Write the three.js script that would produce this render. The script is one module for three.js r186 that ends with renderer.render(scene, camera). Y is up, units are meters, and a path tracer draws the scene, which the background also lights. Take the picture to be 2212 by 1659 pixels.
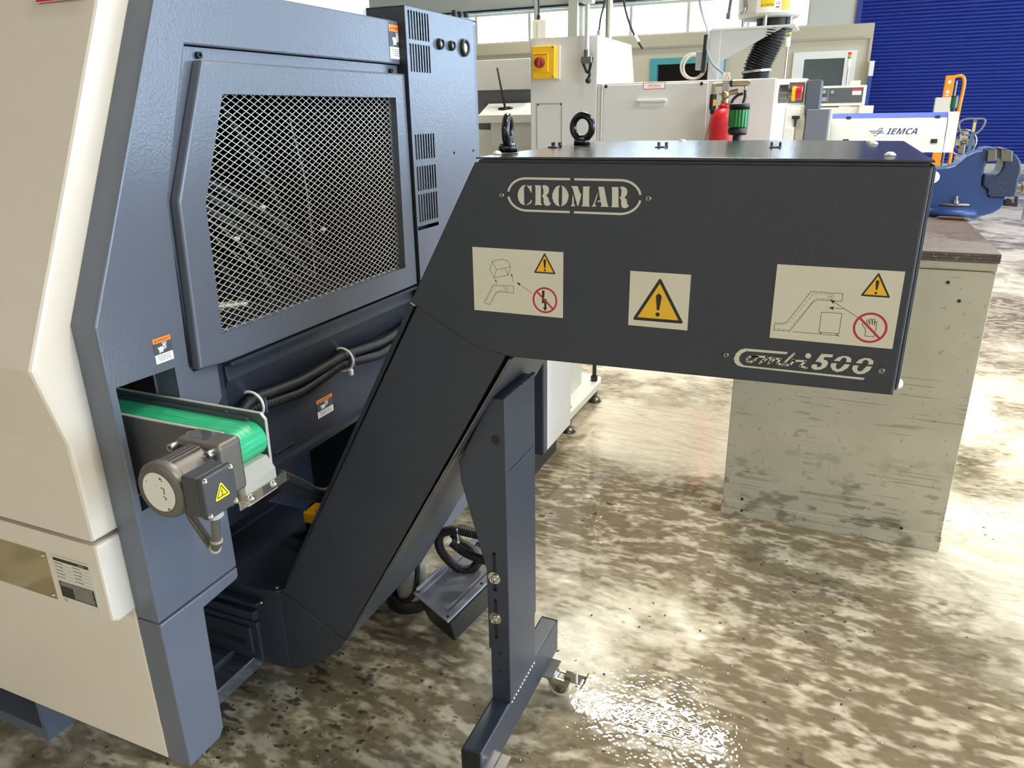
import * as THREE from 'three';
import { RoundedBoxGeometry } from 'three/addons/geometries/RoundedBoxGeometry.js';
import { mergeGeometries } from 'three/addons/utils/BufferGeometryUtils.js';
import { RectAreaLightUniformsLib } from 'three/addons/lights/RectAreaLightUniformsLib.js';

// ---------------------------------------------------------------- camera, sky, exposure
const scene = new THREE.Scene();
const D2R = Math.PI / 180;
const camera = new THREE.PerspectiveCamera(54.784, 4 / 3, 0.05, 80);
camera.position.set(0, 1.25, 0);
camera.rotation.order = 'YXZ';
camera.rotation.set(-20.096 * D2R, 23.478 * D2R, -0.974 * D2R);
camera.updateMatrixWorld(true);

const renderer = new THREE.WebGLRenderer({ antialias: true });
renderer.toneMapping = THREE.LinearToneMapping;
renderer.toneMappingExposure = 0.93;
renderer.shadowMap.enabled = true;
scene.background = new THREE.Color(0.56, 0.76, 1.0);   // overcast daylight outside the hall
scene.backgroundIntensity = 16;
const LAMP = { color: new THREE.Color(1.0, 0.94, 0.84), nits: 80 };   // ceiling battens
RectAreaLightUniformsLib.init();

// ---------------------------------------------------------------- helpers
let seed = 7;
const rnd = () => { seed = (seed * 1664525 + 1013904223) >>> 0; return seed / 4294967296; };
const V = (x, y, z) => new THREE.Vector3(x, y, z);
const names = new Map();
const numbered = (n) => { const k = names.get(n) || 0; names.set(n, k + 1); return k ? n + '_' + String(k).padStart(3, '0') : n; };
const bases = new Map();
function thing(name, label, category, [x, y, z], group) {
  const g = new THREE.Group(); g.name = numbered(name); g.position.set(x, y, z);
  g.userData = { label, category }; if (group) g.userData.group = group;
  bases.set(g, V(x, y, z)); scene.add(g); return g;
}
function metricUV(geo) {
  let g = geo.index ? geo.toNonIndexed() : geo;
  const p = g.attributes.position, n = g.attributes.normal, uv = new Float32Array(p.count * 2);
  for (let i = 0; i < p.count; i += 3) {
    let ax = 0, ay = 0, az = 0;
    for (let k = 0; k < 3; k++) { ax += Math.abs(n.getX(i + k)); ay += Math.abs(n.getY(i + k)); az += Math.abs(n.getZ(i + k)); }
    for (let k = 0; k < 3; k++) {
      const x = p.getX(i + k), y = p.getY(i + k), z = p.getZ(i + k);
      const [u, v] = ax >= ay && ax >= az ? [z, y] : ay >= az ? [x, z] : [x, y];
      uv[2 * (i + k)] = u; uv[2 * (i + k) + 1] = v;
    }
  }
  g.setAttribute('uv', new THREE.BufferAttribute(uv, 2)); return g;
}
function part(parent, name, geo, mat, extra) {
  let g = Array.isArray(geo) ? merge(geo) : geo;
  if (!g.userData.keepUV) g = metricUV(g);
  const b = bases.get(parent); if (b) g.translate(-b.x, -b.y, -b.z);
  const m = new THREE.Mesh(g, mat); m.name = name; m.castShadow = m.receiveShadow = true;
  if (b) bases.set(m, b);
  if (extra) Object.assign(m.userData, extra);
  parent.add(m); return m;
}
function structure(name, geo, mat) {
  let g = Array.isArray(geo) ? merge(geo) : geo;
  if (!g.userData.keepUV) g = metricUV(g);
  const m = new THREE.Mesh(g, mat); m.name = name; m.castShadow = m.receiveShadow = true; m.userData.kind = 'structure';
  bases.set(m, V(0, 0, 0)); scene.add(m); return m;
}
function merge(list) {
  return mergeGeometries(list.map((g) => { let q = g.index ? g.toNonIndexed() : g; for (const k of Object.keys(q.attributes)) if (!['position', 'normal', 'uv'].includes(k)) q.deleteAttribute(k); if (!q.attributes.uv) q.setAttribute('uv', new THREE.BufferAttribute(new Float32Array(q.attributes.position.count * 2), 2)); return q; }));
}
function box(x0, x1, y0, y1, z0, z1, r = 0) {
  const w = Math.abs(x1 - x0), h = Math.abs(y1 - y0), d = Math.abs(z1 - z0);
  const g = r ? new RoundedBoxGeometry(w, h, d, 2, Math.min(r, w / 2.01, h / 2.01, d / 2.01)) : new THREE.BoxGeometry(w, h, d);
  return g.translate((x0 + x1) / 2, (y0 + y1) / 2, (z0 + z1) / 2);
}
const shapeOf = (pts, holes = []) => { const s = new THREE.Shape(pts.map((p) => new THREE.Vector2(p[0], p[1]))); for (const h of holes) s.holes.push(new THREE.Path(h.map((p) => new THREE.Vector2(p[0], p[1])))); return s; };
function extr(shape, depth, bev = 0) {
  const b = Math.min(bev, depth * 0.45);
  const g = new THREE.ExtrudeGeometry(shape, { depth: depth - 2 * b, bevelEnabled: b > 0, bevelThickness: b, bevelSize: b, bevelOffset: -b, bevelSegments: 2, curveSegments: 10 });
  if (b) g.translate(0, 0, b); return g;
}
// polygons: prismZ in (x,y), prismX in (z,y), prismY in (x,z)
const prismZ = (pts, z0, z1, bev = 0, holes = []) => extr(shapeOf(pts, holes), z1 - z0, bev).translate(0, 0, z0);
const flipX = (pts) => pts.map((p) => [-p[0], p[1]]);
const prismX = (pts, x0, x1, bev = 0, holes = []) => extr(shapeOf(flipX(pts), holes.map(flipX)), x1 - x0, bev).rotateY(Math.PI / 2).translate(x0, 0, 0);
const flipY = (pts) => pts.map((p) => [p[0], -p[1]]);
const prismY = (pts, y0, y1, bev = 0, holes = []) => extr(shapeOf(flipY(pts), holes.map(flipY)), y1 - y0, bev).rotateX(-Math.PI / 2).translate(0, y0, 0);
function orient(g, p0, p1) {
  const d = V().subVectors ? new THREE.Vector3().subVectors(p1, p0) : null, q = new THREE.Quaternion().setFromUnitVectors(V(0, 1, 0), d.clone().normalize());
  return g.applyQuaternion(q).translate((p0.x + p1.x) / 2, (p0.y + p1.y) / 2, (p0.z + p1.z) / 2);
}
const P = (a) => (a.isVector3 ? a : V(a[0], a[1], a[2]));
function cyl(a, b, r0, r1 = r0, seg = 20) { a = P(a); b = P(b); return orient(new THREE.CylinderGeometry(r1, r0, a.distanceTo(b), seg), a, b); }
function bar(a, b, w, h) { a = P(a); b = P(b); return orient(new THREE.BoxGeometry(w, a.distanceTo(b), h), a, b); }
function lathe(prof, at, axis = [0, 1, 0], seg = 28) {   // profile of [radius, height]
  const g = new THREE.LatheGeometry(prof.map((p) => new THREE.Vector2(Math.max(p[0], 1e-5), p[1])), seg);
  return g.applyQuaternion(new THREE.Quaternion().setFromUnitVectors(V(0, 1, 0), P(axis).clone().normalize())).translate(at[0], at[1], at[2]);
}
function ring(at, axis, R, r, seg = 36, tseg = 12) { return new THREE.TorusGeometry(R, r, tseg, seg).applyQuaternion(new THREE.Quaternion().setFromUnitVectors(V(0, 0, 1), P(axis).clone().normalize())).translate(at[0], at[1], at[2]); }
function ball(at, r, s = [1, 1, 1]) { return new THREE.SphereGeometry(r, 20, 14).scale(s[0], s[1], s[2]).translate(at[0], at[1], at[2]); }
const curve = (pts, closed = false) => new THREE.CatmullRomCurve3(pts.map(P), closed, 'centripetal');
const tube = (pts, r, n = 48, m = 10, closed = false) => new THREE.TubeGeometry(curve(pts, closed), n, r, m, closed);
function hose(pts, r, pitch = 0.006, depth = 0.12, m = 14, per = 4) {   // corrugated conduit
  const c = curve(pts), n = Math.round(c.getLength() / pitch) * per, f = c.computeFrenetFrames(n, false), pos = [], idx = [];
  for (let i = 0; i <= n; i++) {
    const o = c.getPointAt(i / n), q = r * (1 - depth * (0.5 - 0.5 * Math.cos((2 * Math.PI * i) / per)));
    for (let j = 0; j < m; j++) { const a = (2 * Math.PI * j) / m; pos.push(...o.clone().addScaledVector(f.normals[i], Math.cos(a) * q).addScaledVector(f.binormals[i], Math.sin(a) * q).toArray()); }
  }
  for (let i = 0; i < n; i++) for (let j = 0; j < m; j++) { const a = i * m + j, b = i * m + (j + 1) % m, d = a + m, e = b + m; idx.push(a, b, d, b, e, d); }
  const g = new THREE.BufferGeometry(); g.setAttribute('position', new THREE.Float32BufferAttribute(pos, 3)); g.setIndex(idx); g.computeVertexNormals(); return g;
}
function planeX(x, z0, z1, y0, y1) {   // flat print facing +x: u runs from z0 (left) to z1 (right)
  const g = new THREE.PlaneGeometry(Math.abs(z1 - z0), y1 - y0).rotateY(Math.PI / 2).translate(x, (y0 + y1) / 2, (z0 + z1) / 2); g.userData.keepUV = true; return g;
}
function planeZ(z, x0, x1, y0, y1) { const g = new THREE.PlaneGeometry(x1 - x0, y1 - y0).translate((x0 + x1) / 2, (y0 + y1) / 2, z); g.userData.keepUV = true; return g; }
function bolt(at, axis, r, h) {   // socket-head screw: head with a hex recess
  return lathe([[0, h * 0.35], [r * 0.5, h * 0.35], [r * 0.52, h], [r * 0.9, h], [r, h * 0.85], [r, 0], [0, 0]], at, axis, 18);
}
const dome = (at, axis, r, h) => lathe([[0, h], [r * 0.4, h * 0.93], [r * 0.75, h * 0.6], [r, 0]], at, axis, 16);

// ---------------------------------------------------------------- procedural textures
function hash2(x, y, s) { let h = (x * 374761393 + y * 668265263 + s * 2147483647) | 0; h = Math.imul(h ^ (h >>> 13), 1274126177); return ((h ^ (h >>> 16)) >>> 0) / 4294967296; }
function vnoise(x, y, per, s) {
  const x0 = Math.floor(x), y0 = Math.floor(y), fx = x - x0, fy = y - y0, u = fx * fx * (3 - 2 * fx), v = fy * fy * (3 - 2 * fy);
  const w = (a) => ((a % per) + per) % per, X0 = w(x0), X1 = w(x0 + 1), Y0 = w(y0), Y1 = w(y0 + 1);
  const a = hash2(X0, Y0, s), b = hash2(X1, Y0, s), c = hash2(X0, Y1, s), d = hash2(X1, Y1, s);
  return a + (b - a) * u + (c - a) * v + (a - b - c + d) * u * v;
}
const fbm = (x, y, per, s, oct = 4) => { let t = 0, a = 0.5, n = 0; for (let i = 0; i < oct; i++) { t += a * vnoise(x, y, per, s + i); n += a; x *= 2; y *= 2; per *= 2; a *= 0.5; } return t / n; };
function grey(size, metres, fn) {
  const d = new Uint8Array(size * size);
  for (let j = 0; j < size; j++) for (let i = 0; i < size; i++) d[j * size + i] = Math.max(0, Math.min(255, 255 * fn(i / size, j / size)));
  const t = new THREE.DataTexture(d, size, size, THREE.RedFormat); return finish(t, metres);
}
function finish(t, metres) { t.wrapS = t.wrapT = THREE.RepeatWrapping; t.magFilter = THREE.LinearFilter; t.minFilter = THREE.LinearMipmapLinearFilter; t.generateMipmaps = true; t.repeat.set(1 / metres, 1 / metres); t.needsUpdate = true; return t; }
function colour(size, metres, fn) {
  const d = new Uint8Array(size * size * 4);
  for (let j = 0; j < size; j++) for (let i = 0; i < size; i++) { const c = fn(i / size, j / size), k = 4 * (j * size + i); d[k] = c[0]; d[k + 1] = c[1]; d[k + 2] = c[2]; d[k + 3] = 255; }
  const t = new THREE.DataTexture(d, size, size, THREE.RGBAFormat); t.colorSpace = THREE.SRGBColorSpace; return finish(t, metres);
}
function print(w, h, draw) {   // flat print, drawn in millimetres times k
  const c = document.createElement('canvas'); c.width = w; c.height = h; draw(c.getContext('2d'), w, h);
  const t = new THREE.CanvasTexture(c); t.colorSpace = THREE.SRGBColorSpace; t.anisotropy = 8; return t;
}
const leatherBump = grey(512, 0.16, (u, v) => 0.6 * fbm(u * 64, v * 64, 64, 3, 2) + 0.4 * Math.abs(2 * vnoise(u * 40, v * 40, 40, 9) - 1));
const peelBump = grey(512, 0.2, (u, v) => fbm(u * 70, v * 70, 70, 21, 2));
const fineBump = grey(256, 0.08, (u, v) => fbm(u * 48, v * 48, 48, 33, 2));
const brushed = grey(512, 0.25, (u, v) => 0.35 + 0.3 * vnoise(u * 6, v * 220, 220, 4) + 0.2 * fbm(u * 8, v * 8, 8, 5, 3));
const mottle = grey(512, 0.6, (u, v) => 0.3 + 0.4 * fbm(u * 10, v * 10, 10, 41, 4));

const mat = (c, rough, o = {}) => new THREE.MeshStandardMaterial({ color: c, roughness: rough, metalness: 0, ...o });
const M = {
  navy: mat(0x2e3138, 0.5, { bumpMap: leatherBump, bumpScale: 0.00035 }),
  navyLid: mat(0x2e3138, 0.2, { bumpMap: fineBump, bumpScale: 0.00004 }),
  navyFlat: mat(0x2f343f, 0.38, { bumpMap: fineBump, bumpScale: 0.00006 }),
  grey: mat(0x5d616b, 0.26, { bumpMap: peelBump, bumpScale: 0.00026 }),
  greyFlat: mat(0x5d616b, 0.34, { bumpMap: peelBump, bumpScale: 0.0002 }),
  cream: mat(0xd6cab8, 0.34, { bumpMap: peelBump, bumpScale: 0.00015 }),
  white: mat(0xd3d4d1, 0.4), offwhite: mat(0xcbc8bb, 0.45), lightgrey: mat(0xcccbc7, 0.42, { bumpMap: peelBump, bumpScale: 0.0002 }),
  black: mat(0x17181a, 0.45), rubber: mat(0x1b1c1e, 0.5), darkvoid: mat(0x17181a, 0.7), blackGloss: mat(0x121316, 0.18),
  steel: mat(0xb9b6ae, 0.28, { metalness: 1 }), zinc: mat(0xc3c0b6, 0.7, { metalness: 0.9, roughnessMap: mottle }), darkSteel: mat(0x7d7a75, 0.3, { metalness: 1 }),
  galv: mat(0xc6c3b6, 1.0, { metalness: 0.35, roughnessMap: mottle, bumpMap: mottle, bumpScale: 0.0003 }),
  bare: mat(0x8e9095, 1.0, { metalness: 0.75, roughnessMap: brushed }), motor: mat(0x6b6660, 0.42, { metalness: 0.5, bumpMap: fineBump, bumpScale: 0.00008 }),
  print: mat(0xcdc6b2, 0.5), letter: mat(0xc9c3b0, 0.5), yellow: mat(0xe8b30d, 0.4), red: mat(0xb81a22, 0.35), orange: mat(0xe08a12, 0.4),
  blue: mat(0x1f3f8e, 0.4), teal: mat(0x3f8e92, 0.5), green: mat(0x1f8f5c, 0.5), brass: mat(0xa89c7c, 0.34, { metalness: 1 }),
  cast: mat(0x2c4a86, 0.38, { bumpMap: mottle, bumpScale: 0.0006 }), wire: mat(0xcac7bc, 0.4, { metalness: 0.2 }),
  nylon: mat(0xe2dfd6, 0.5), glass: new THREE.MeshPhysicalMaterial({ color: 0xffffff, roughness: 0.02, transmission: 1, thickness: 0 }),
};
// ---------------------------------------------------------------- the hall
const sm = (a, b, x) => { const t = Math.max(0, Math.min(1, (x - a) / (b - a))); return t * t * (3 - 2 * t); };
const FT = 5;   // the floor pattern repeats every 5 m
const floorXZ = (u, v) => { let x = u * FT; if (x > 2) x -= FT; return [x, v * FT - FT]; };
const dirtSpots = [[-0.45, -2.15, 0.38, 0.24, 0.3], [0.15, -1.85, 0.33, 0.34, 0.26], [0.22, -1.25, 0.3, 0.35, 0.24], [-0.75, -2.0, 0.28, 0.22, 0.18], [-0.85, -1.05, 0.35, 0.3, 0.33], [-0.62, -0.85, 0.3, 0.3, 0.3], [-1.4, -0.85, 0.6, 0.3, 0.26], [-0.1, -1.05, 0.3, 0.25, 0.2], [0.9, -3.2, 0.5, 0.6, -0.04], [-0.55, -2.75, 0.35, 0.25, -0.22], [-0.32, -1.6, 0.22, 0.2, -0.12]];
const dirtAt = (x, z) => { let w = 0; for (const [a, b, sx, sz, k] of dirtSpots) w += 0.8 * k * Math.exp(-(((x - a) / sx) ** 2) - ((z - b) / sz) ** 2); return w; };
const floorColour = colour(2048, FT, (u, v) => {
  const [x, z] = floorXZ(u, v), w = dirtAt(x, z);
  const wx = u + 0.02 * (vnoise(u * 18, v * 18, 18, 50) - 0.5), wy = v + 0.02 * (vnoise(u * 18, v * 18, 18, 51) - 0.5);
  const n1 = fbm(wx * 9, wy * 9, 9, 60, 4), n2 = fbm(wx * 100, wy * 200, 100, 64, 4), n3 = fbm(u * 220, v * 440, 220, 70, 2), st = fbm(wx * 40, wy * 280, 40, 75, 3), n4 = fbm(wx * 44, wy * 44, 44, 88, 5);
  const soil = sm(0.4, 0.66, 0.46 * n1 + 0.3 * n4 + 0.24 * n2 + w);                         // trodden oily dirt
  const worn = sm(0.42, 0.66, 0.4 * n2 + 0.3 * st + 0.3 * n3);                            // where it is rubbed through again
  const m = soil * (1 - 0.72 * worn) + 0.22 * sm(0.42, 0.68, n3 * 0.5 + st * 0.5);
  const d = sm(0.6, 0.74, 0.5 * n3 + 0.5 * n4) * sm(0.02, 0.3, w) * 0.8;                  // black grease
  const L = [232, 224, 203], B = [116, 104, 82], K = [48, 44, 39], g = 0.92 + 0.16 * n3;
  return L.map((c, i) => { const a = c + (B[i] - c) * Math.min(1, m); return Math.max(8, Math.min(250, (a + (K[i] - a) * d) * g)); });
});
const wet = (x, z, k) => k * Math.exp(-(((x + 0.2) / 0.17) ** 2) - ((z + 1.28) / 0.2) ** 2);
const floorRough = grey(1024, FT, (u, v) => { const [x, z] = floorXZ(u, v); const n = fbm(u * 60, v * 60, 60, 90, 3); return 0.62 + 0.3 * n - wet(x, z, 0.26) * sm(0.35, 0.55, fbm(u * 500, v * 500, 500, 92, 1)) - 0.12 * sm(0.5, 0.7, dirtAt(x, z) + n); });
const floorBump = grey(2048, FT, (u, v) => { const [x, z] = floorXZ(u, v); return 0.45 * fbm(u * 190, v * 190, 190, 95, 3) + wet(x, z, 0.3) * sm(0.5, 0.75, vnoise(u * 900, v * 900, 900, 97)); });
M.floor = mat(0xffffff, 1, { map: floorColour, roughnessMap: floorRough, bumpMap: floorBump, bumpScale: 0.0007 });
const HX0 = -15, HX1 = 10.5, HZ0 = -18.6, HZ1 = 12, HY = 5.6;
structure('floor', box(HX0 - 0.3, HX1 + 0.3, -0.15, 0, HZ0 - 0.3, HZ1 + 0.3), M.floor);
M.wall = mat(0xd9d6c8, 0.7, { bumpMap: mottle, bumpScale: 0.004 });
M.ceiling = mat(0x85837d, 0.85);
structure('ceiling', box(HX0 - 0.3, HX1 + 0.3, HY, HY + 0.2, HZ0 - 0.3, HZ1 + 0.3), M.ceiling);
const rect = (a, b, c, d) => [[a, c], [b, c], [b, d], [a, d]];
const WB = [2.87, 3.58];                                   // clerestory band of the back wall
const backWindows = [[-12.2, -6.45, ...WB], [-6.08, -1.02, ...WB], [6.3, 10.2, 1.1, 4.8]];
structure('wall_back', prismZ(rect(HX0, HX1, 0, HY), HZ0 - 0.3, HZ0, 0, [...backWindows.map((w) => rect(...w)), rect(-0.05, 5.6, 0.0005, 4.6)]), M.wall);
const sideWindows = [[-12.4, -8.6], [-7.8, -4.0], [-3.2, 0.6], [1.4, 5.2]].map(([a, b], i) => [a, b, i === 1 ? 0.02 : 0.9, 4.8]);
structure('wall_right', prismX(rect(HZ0, HZ1, 0, HY), HX1, HX1 + 0.3, 0, sideWindows.map((w) => rect(...w))), M.wall);
structure('wall_left', box(HX0 - 0.3, HX0, 0, HY, HZ0, HZ1), M.wall);
structure('wall_front', box(HX0, HX1, 0, HY, HZ1, HZ1 + 0.3), M.wall);
M.frame = mat(0xd6d1bb, 0.55);
let winNo = 0;
function windowUnit(w, axis, splits) {
  winNo++;
  const [a, b, c, d] = w, at = axis === 'z' ? HZ0 - 0.16 : HX1 + 0.16, f = 0.055;
  const bx = (u0, u1, y0, y1, t) => (axis === 'z' ? box(u0, u1, y0, y1, at - t, at + t) : box(at - t, at + t, y0, y1, u0, u1));
  const edges = [bx(a, b, c, c + f, 0.05), bx(a, b, d - f, d, 0.05), bx(a, a + f, c + f, d - f, 0.05), bx(b - f, b, c + f, d - f, 0.05)];
  const m = structure('window_' + winNo, edges, M.frame);
  const cuts = [a + f, ...splits, b - f];
  for (const s of splits) part(m, 'mullion', bx(s - 0.035, s + 0.035, c + f, d - f, 0.045), M.frame);
  for (let i = 0; i + 1 < cuts.length; i++) part(m, 'pane', bx(cuts[i] + (i ? 0.035 : 0), cuts[i + 1] - (i + 2 < cuts.length ? 0.035 : 0), c + f, d - f, 0.003), M.glass);
}
windowUnit(backWindows[0], 'z', [-10.6, -8.95, -7.5]);
windowUnit(backWindows[1], 'z', [-4.95, -3.62, -2.3]);
windowUnit(backWindows[2], 'z', [7.6, 8.9]);
for (const w of sideWindows) windowUnit(w, 'x', [(w[0] * 2 + w[1]) / 3, (w[0] + w[1] * 2) / 3]);
structure('trim_1', box(-15, -0.3, 3.6, 3.65, HZ0, HZ0 + 0.1), mat(0x2b2a28, 0.6));
structure('trim_2', box(-15, -1.0, 2.79, 2.86, HZ0, HZ0 + 0.07), M.frame);
structure('trim_3', box(-6.38, -6.16, 0, HY, HZ0, HZ0 + 0.2), M.frame);
// blue roller door: ribbed curtain between guide rails
{
  const door = structure('door_1', [box(-0.12, -0.02, 0, 4.7, HZ0 - 0.05, HZ0 + 0.06), box(5.56, 5.66, 0, 4.7, HZ0 - 0.05, HZ0 + 0.06), box(-0.12, 5.66, 4.6, 5.0, HZ0 - 0.2, HZ0 + 0.12)], mat(0x26398a, 0.45));
  const pts = [], n = 65, p = 4.5 / n;
  for (let i = 0; i < n; i++) for (const [t, o] of [[0, 0], [0.12, 0.02], [0.3, 0.03], [0.55, 0.034], [0.8, 0.024], [0.95, 0.004]]) pts.push([HZ0 - 0.1 + o, 0.1 + (i + t) * p]);
  pts.push([HZ0 - 0.13, 4.6], [HZ0 - 0.13, 0.1]);
  part(door, 'curtain', prismX(pts, -0.02, 5.56), mat(0x1f3392, 0.42));
  part(door, 'bottom_rail', box(-0.02, 5.56, 0.0, 0.1, HZ0 - 0.13, HZ0 - 0.06), mat(0xb9b6ac, 0.5));
}
// ceiling battens: a glowing diffuser with an area light of the same size just below it
{
  const glow = mat(0xffffff, 0.6, { emissive: LAMP.color, emissiveIntensity: 6 }), W = 1.7, L = 0.42;
  for (const [x, z] of [[-1.25, -6.6], [-1.25, -4.95], [2.6, -4.95], [6.6, -4.95], [2.6, -1.6], [6.6, -1.6], [-5, -13], [2.6, -13], [-5, 8.8], [-1.25, 8.8], [2.6, 8.8], [6.6, 8.8]]) {
    const t = thing('ceiling_lamp', 'long white ceiling batten lamp hanging under the hall roof', 'lamp', [x, 5.25, z], 'ceiling battens in rows over the hall');
    part(t, 'housing', box(x - W / 2 - 0.03, x + W / 2 + 0.03, 5.25, 5.33, z - L / 2 - 0.03, z + L / 2 + 0.03), M.white);
    part(t, 'diffuser', box(x - W / 2, x + W / 2, 5.235, 5.25, z - L / 2, z + L / 2), glow);
    for (const o of [-0.6, 0.6]) part(t, 'suspension', cyl([x + o, 5.33, z], [x + o, HY, z], 0.004), M.steel);
    const l = new THREE.RectAreaLight(LAMP.color, LAMP.nits, W, L); l.name = 'batten_light'; l.position.set(0, -0.03, 0); l.rotation.x = -Math.PI / 2; t.add(l);
  }
}
// ---------------------------------------------------------------- the lathe on the left
const XM = -0.951, ZF = -0.702;
{
  const L = thing('sliding_head_lathe', 'large grey and cream lathe with a wire mesh door in its end', 'lathe', [-1.8, 0, -1.3]);
  const slant = (y) => -0.702 - (y - 0.971) * 0.457;
  // end panel (with the opening for the parts conveyor), 52 mm deep so that its front edge shows as the grey corner post
  part(L, 'end_panel', prismX([[ZF, 0.462], [ZF, 0.971], [slant(1.446), 1.446], [-1.6036, 1.446], [-1.6036, 1.357], [-0.9506, 1.357], [-0.868, 1.13], [-0.854, 0.866], [-0.862, 0.853], [-0.914, 0.853], [-0.914, 0.79], [-0.9, 0.775], [-0.9, 0.745], [-0.883, 0.73], [-0.883, 0.462]], -1.003, XM, 0.003,
    [[[-0.711, 0.879], [-0.8276, 0.876], [-0.8276, 0.665], [-0.711, 0.665]]]), M.grey);
  part(L, 'end_skirt', prismX([[ZF, 0.15], [-0.775, 0.15], [-0.787, 0.165], [-0.7935, 0.431], [-0.877, 0.437], [-0.882, 0.443], [-0.882, 0.459], [ZF, 0.459]], -1.003, XM + 0.001, 0.003), M.greyFlat);
  // recessed flange of the mesh door
  part(L, 'door_flange', prismX([[-0.953, 1.355], [-1.594, 1.355], [-1.59, 0.856], [-0.866, 0.86], [-0.872, 1.13]], XM - 0.02, XM - 0.008, 0, [[[-0.99, 1.30], [-1.545, 1.30], [-1.54, 0.89], [-0.90, 0.89], [-0.915, 1.12]]]), M.grey);
  const door = part(L, 'mesh_door', prismX([[-0.968, 1.335], [-1.580, 1.337], [-1.580, 0.853], [-0.927, 0.852], [-0.864, 0.858], [-0.8775, 1.129]], XM - 0.008, XM + 0.013, 0.004, [[[-0.9992, 1.290], [-1.5378, 1.2902], [-1.5315, 0.9002], [-0.9188, 0.8987], [-0.9263, 1.1202]]]), M.grey);
  {   // diamond mesh
    const poly = [[-0.995, 1.294], [-1.542, 1.294], [-1.536, 0.896], [-0.914, 0.895], [-0.921, 1.121]], g = [], pz = 0.0222, py = 0.0117;
    const inside = (s, c) => { let lo = -9, hi = 9; for (let i = 0; i < poly.length; i++) { const [z1, y1] = poly[i], [z2, y2] = poly[(i + 1) % poly.length]; const nz = y2 - y1, ny = -(z2 - z1); const cz = -1.25, cy = 1.1; const sg = Math.sign((cz - z1) * nz + (cy - y1) * ny); const a = (1 * nz + s * ny) * sg, b = ((0 - z1) * nz + (c - y1) * ny) * sg; if (Math.abs(a) < 1e-9) continue; const t = -b / a; if (a > 0) lo = Math.max(lo, t); else hi = Math.min(hi, t); } return [lo, hi]; };
    for (const s of [py / pz, -py / pz]) for (let k = -160; k < 200; k++) {
      const c = k * py + (s > 0 ? 1.2884 + 1.0161 * s : 1.2884 - 1.0161 * -s), [lo, hi] = inside(s, c);
      if (hi - lo > 0.004) { const x = XM - 0.006 + (s > 0 ? 0.0008 : -0.0008); g.push(bar([x, s * lo + c, lo], [x, s * hi + c, hi], 0.0014, 0.001)); }
    }
    part(door, 'wire_mesh', g, M.wire);
  }
  for (const [y, z] of [[1.3433, -0.9806], [1.3425, -1.5487], [0.8635, -0.858]]) part(L, 'screw', bolt([XM - 0.008, y, z], [1, 0, 0], 0.0055, 0.007), M.black);
  // inside behind the mesh
  part(L, 'inner_wall', [box(-1.75, -1.70, 0.85, 1.44, -1.62, -0.9), box(-1.7, -1.01, 0.84, 0.87, -1.62, -0.9), box(-1.7, -1.01, 0.86, 1.44, -1.63, -1.605)], M.navyFlat);
  part(L, 'cable_bracket', [box(-1.14, -1.05, 1.168, 1.176, -1.06, -0.95), box(-1.1, -1.05, 1.15, 1.176, -1.063, -1.058)], M.zinc);
  part(L, 'bracket_post', box(-1.10, -1.085, 0.97, 1.105, -1.052, -1.028), M.bare);
  part(L, 'spindle_hose', hose([[-1.12, 1.30, -0.955], [-1.09, 1.24, -0.975], [-1.08, 1.18, -1.0]], 0.014, 0.012, 0.12), M.nylon);
  const dark = mat(0x1d1e20, 0.5);
  for (const [y0, z0, y1, z1, r] of [[1.15, -1.0, 0.9, -1.32, 0.012], [1.16, -1.03, 0.9, -1.38, 0.011], [1.17, -1.06, 0.92, -1.44, 0.011], [1.12, -0.98, 0.88, -1.16, 0.008], [1.27, -1.2, 0.9, -1.35, 0.006]]) part(L, 'inner_hose', hose([[-1.13, y0, z0], [-1.09, (y0 + y1) / 2 + 0.02, (z0 * 0.55 + z1 * 0.45)], [-1.1, y1, z1]], r, 0.01, 0.14, 10), dark);
  part(L, 'inner_cable', [tube([[-1.08, 1.12, -1.0], [-1.06, 1.02, -1.12], [-1.06, 0.9, -1.2]], 0.0022, 30, 6), tube([[-1.1, 1.25, -1.36], [-1.09, 1.1, -1.38], [-1.1, 0.9, -1.39]], 0.002, 30, 6), tube([[-1.07, 1.14, -0.98], [-1.06, 1.04, -1.06], [-1.06, 0.98, -1.13]], 0.002, 30, 6)], mat(0x8c8a86, 0.4));
  for (const [y, z] of [[1.03, -1.115], [1.08, -1.2], [1.01, -1.385], [0.94, -0.96]]) part(L, 'cable_tie', ball([-1.06, y, z], 0.006, [1, 0.8, 1.4]), M.nylon);
  part(L, 'hose_fitting', [cyl([-1.09, 0.98, -0.965], [-1.05, 0.98, -0.965], 0.02), cyl([-1.05, 0.98, -0.965], [-1.03, 0.98, -0.965], 0.012), ring([-1.05, 0.98, -0.965], [1, 0, 0], 0.018, 0.004)], M.darkSteel);
  part(L, 'inner_block', [box(-1.16, -1.08, 0.87, 0.95, -1.02, -0.94, 0.01), cyl([-1.09, 0.92, -0.94], [-1.05, 0.9, -1.1], 0.016), cyl([-1.09, 0.95, -1.0], [-1.07, 0.88, -1.06], 0.012)], M.darkSteel);
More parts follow.
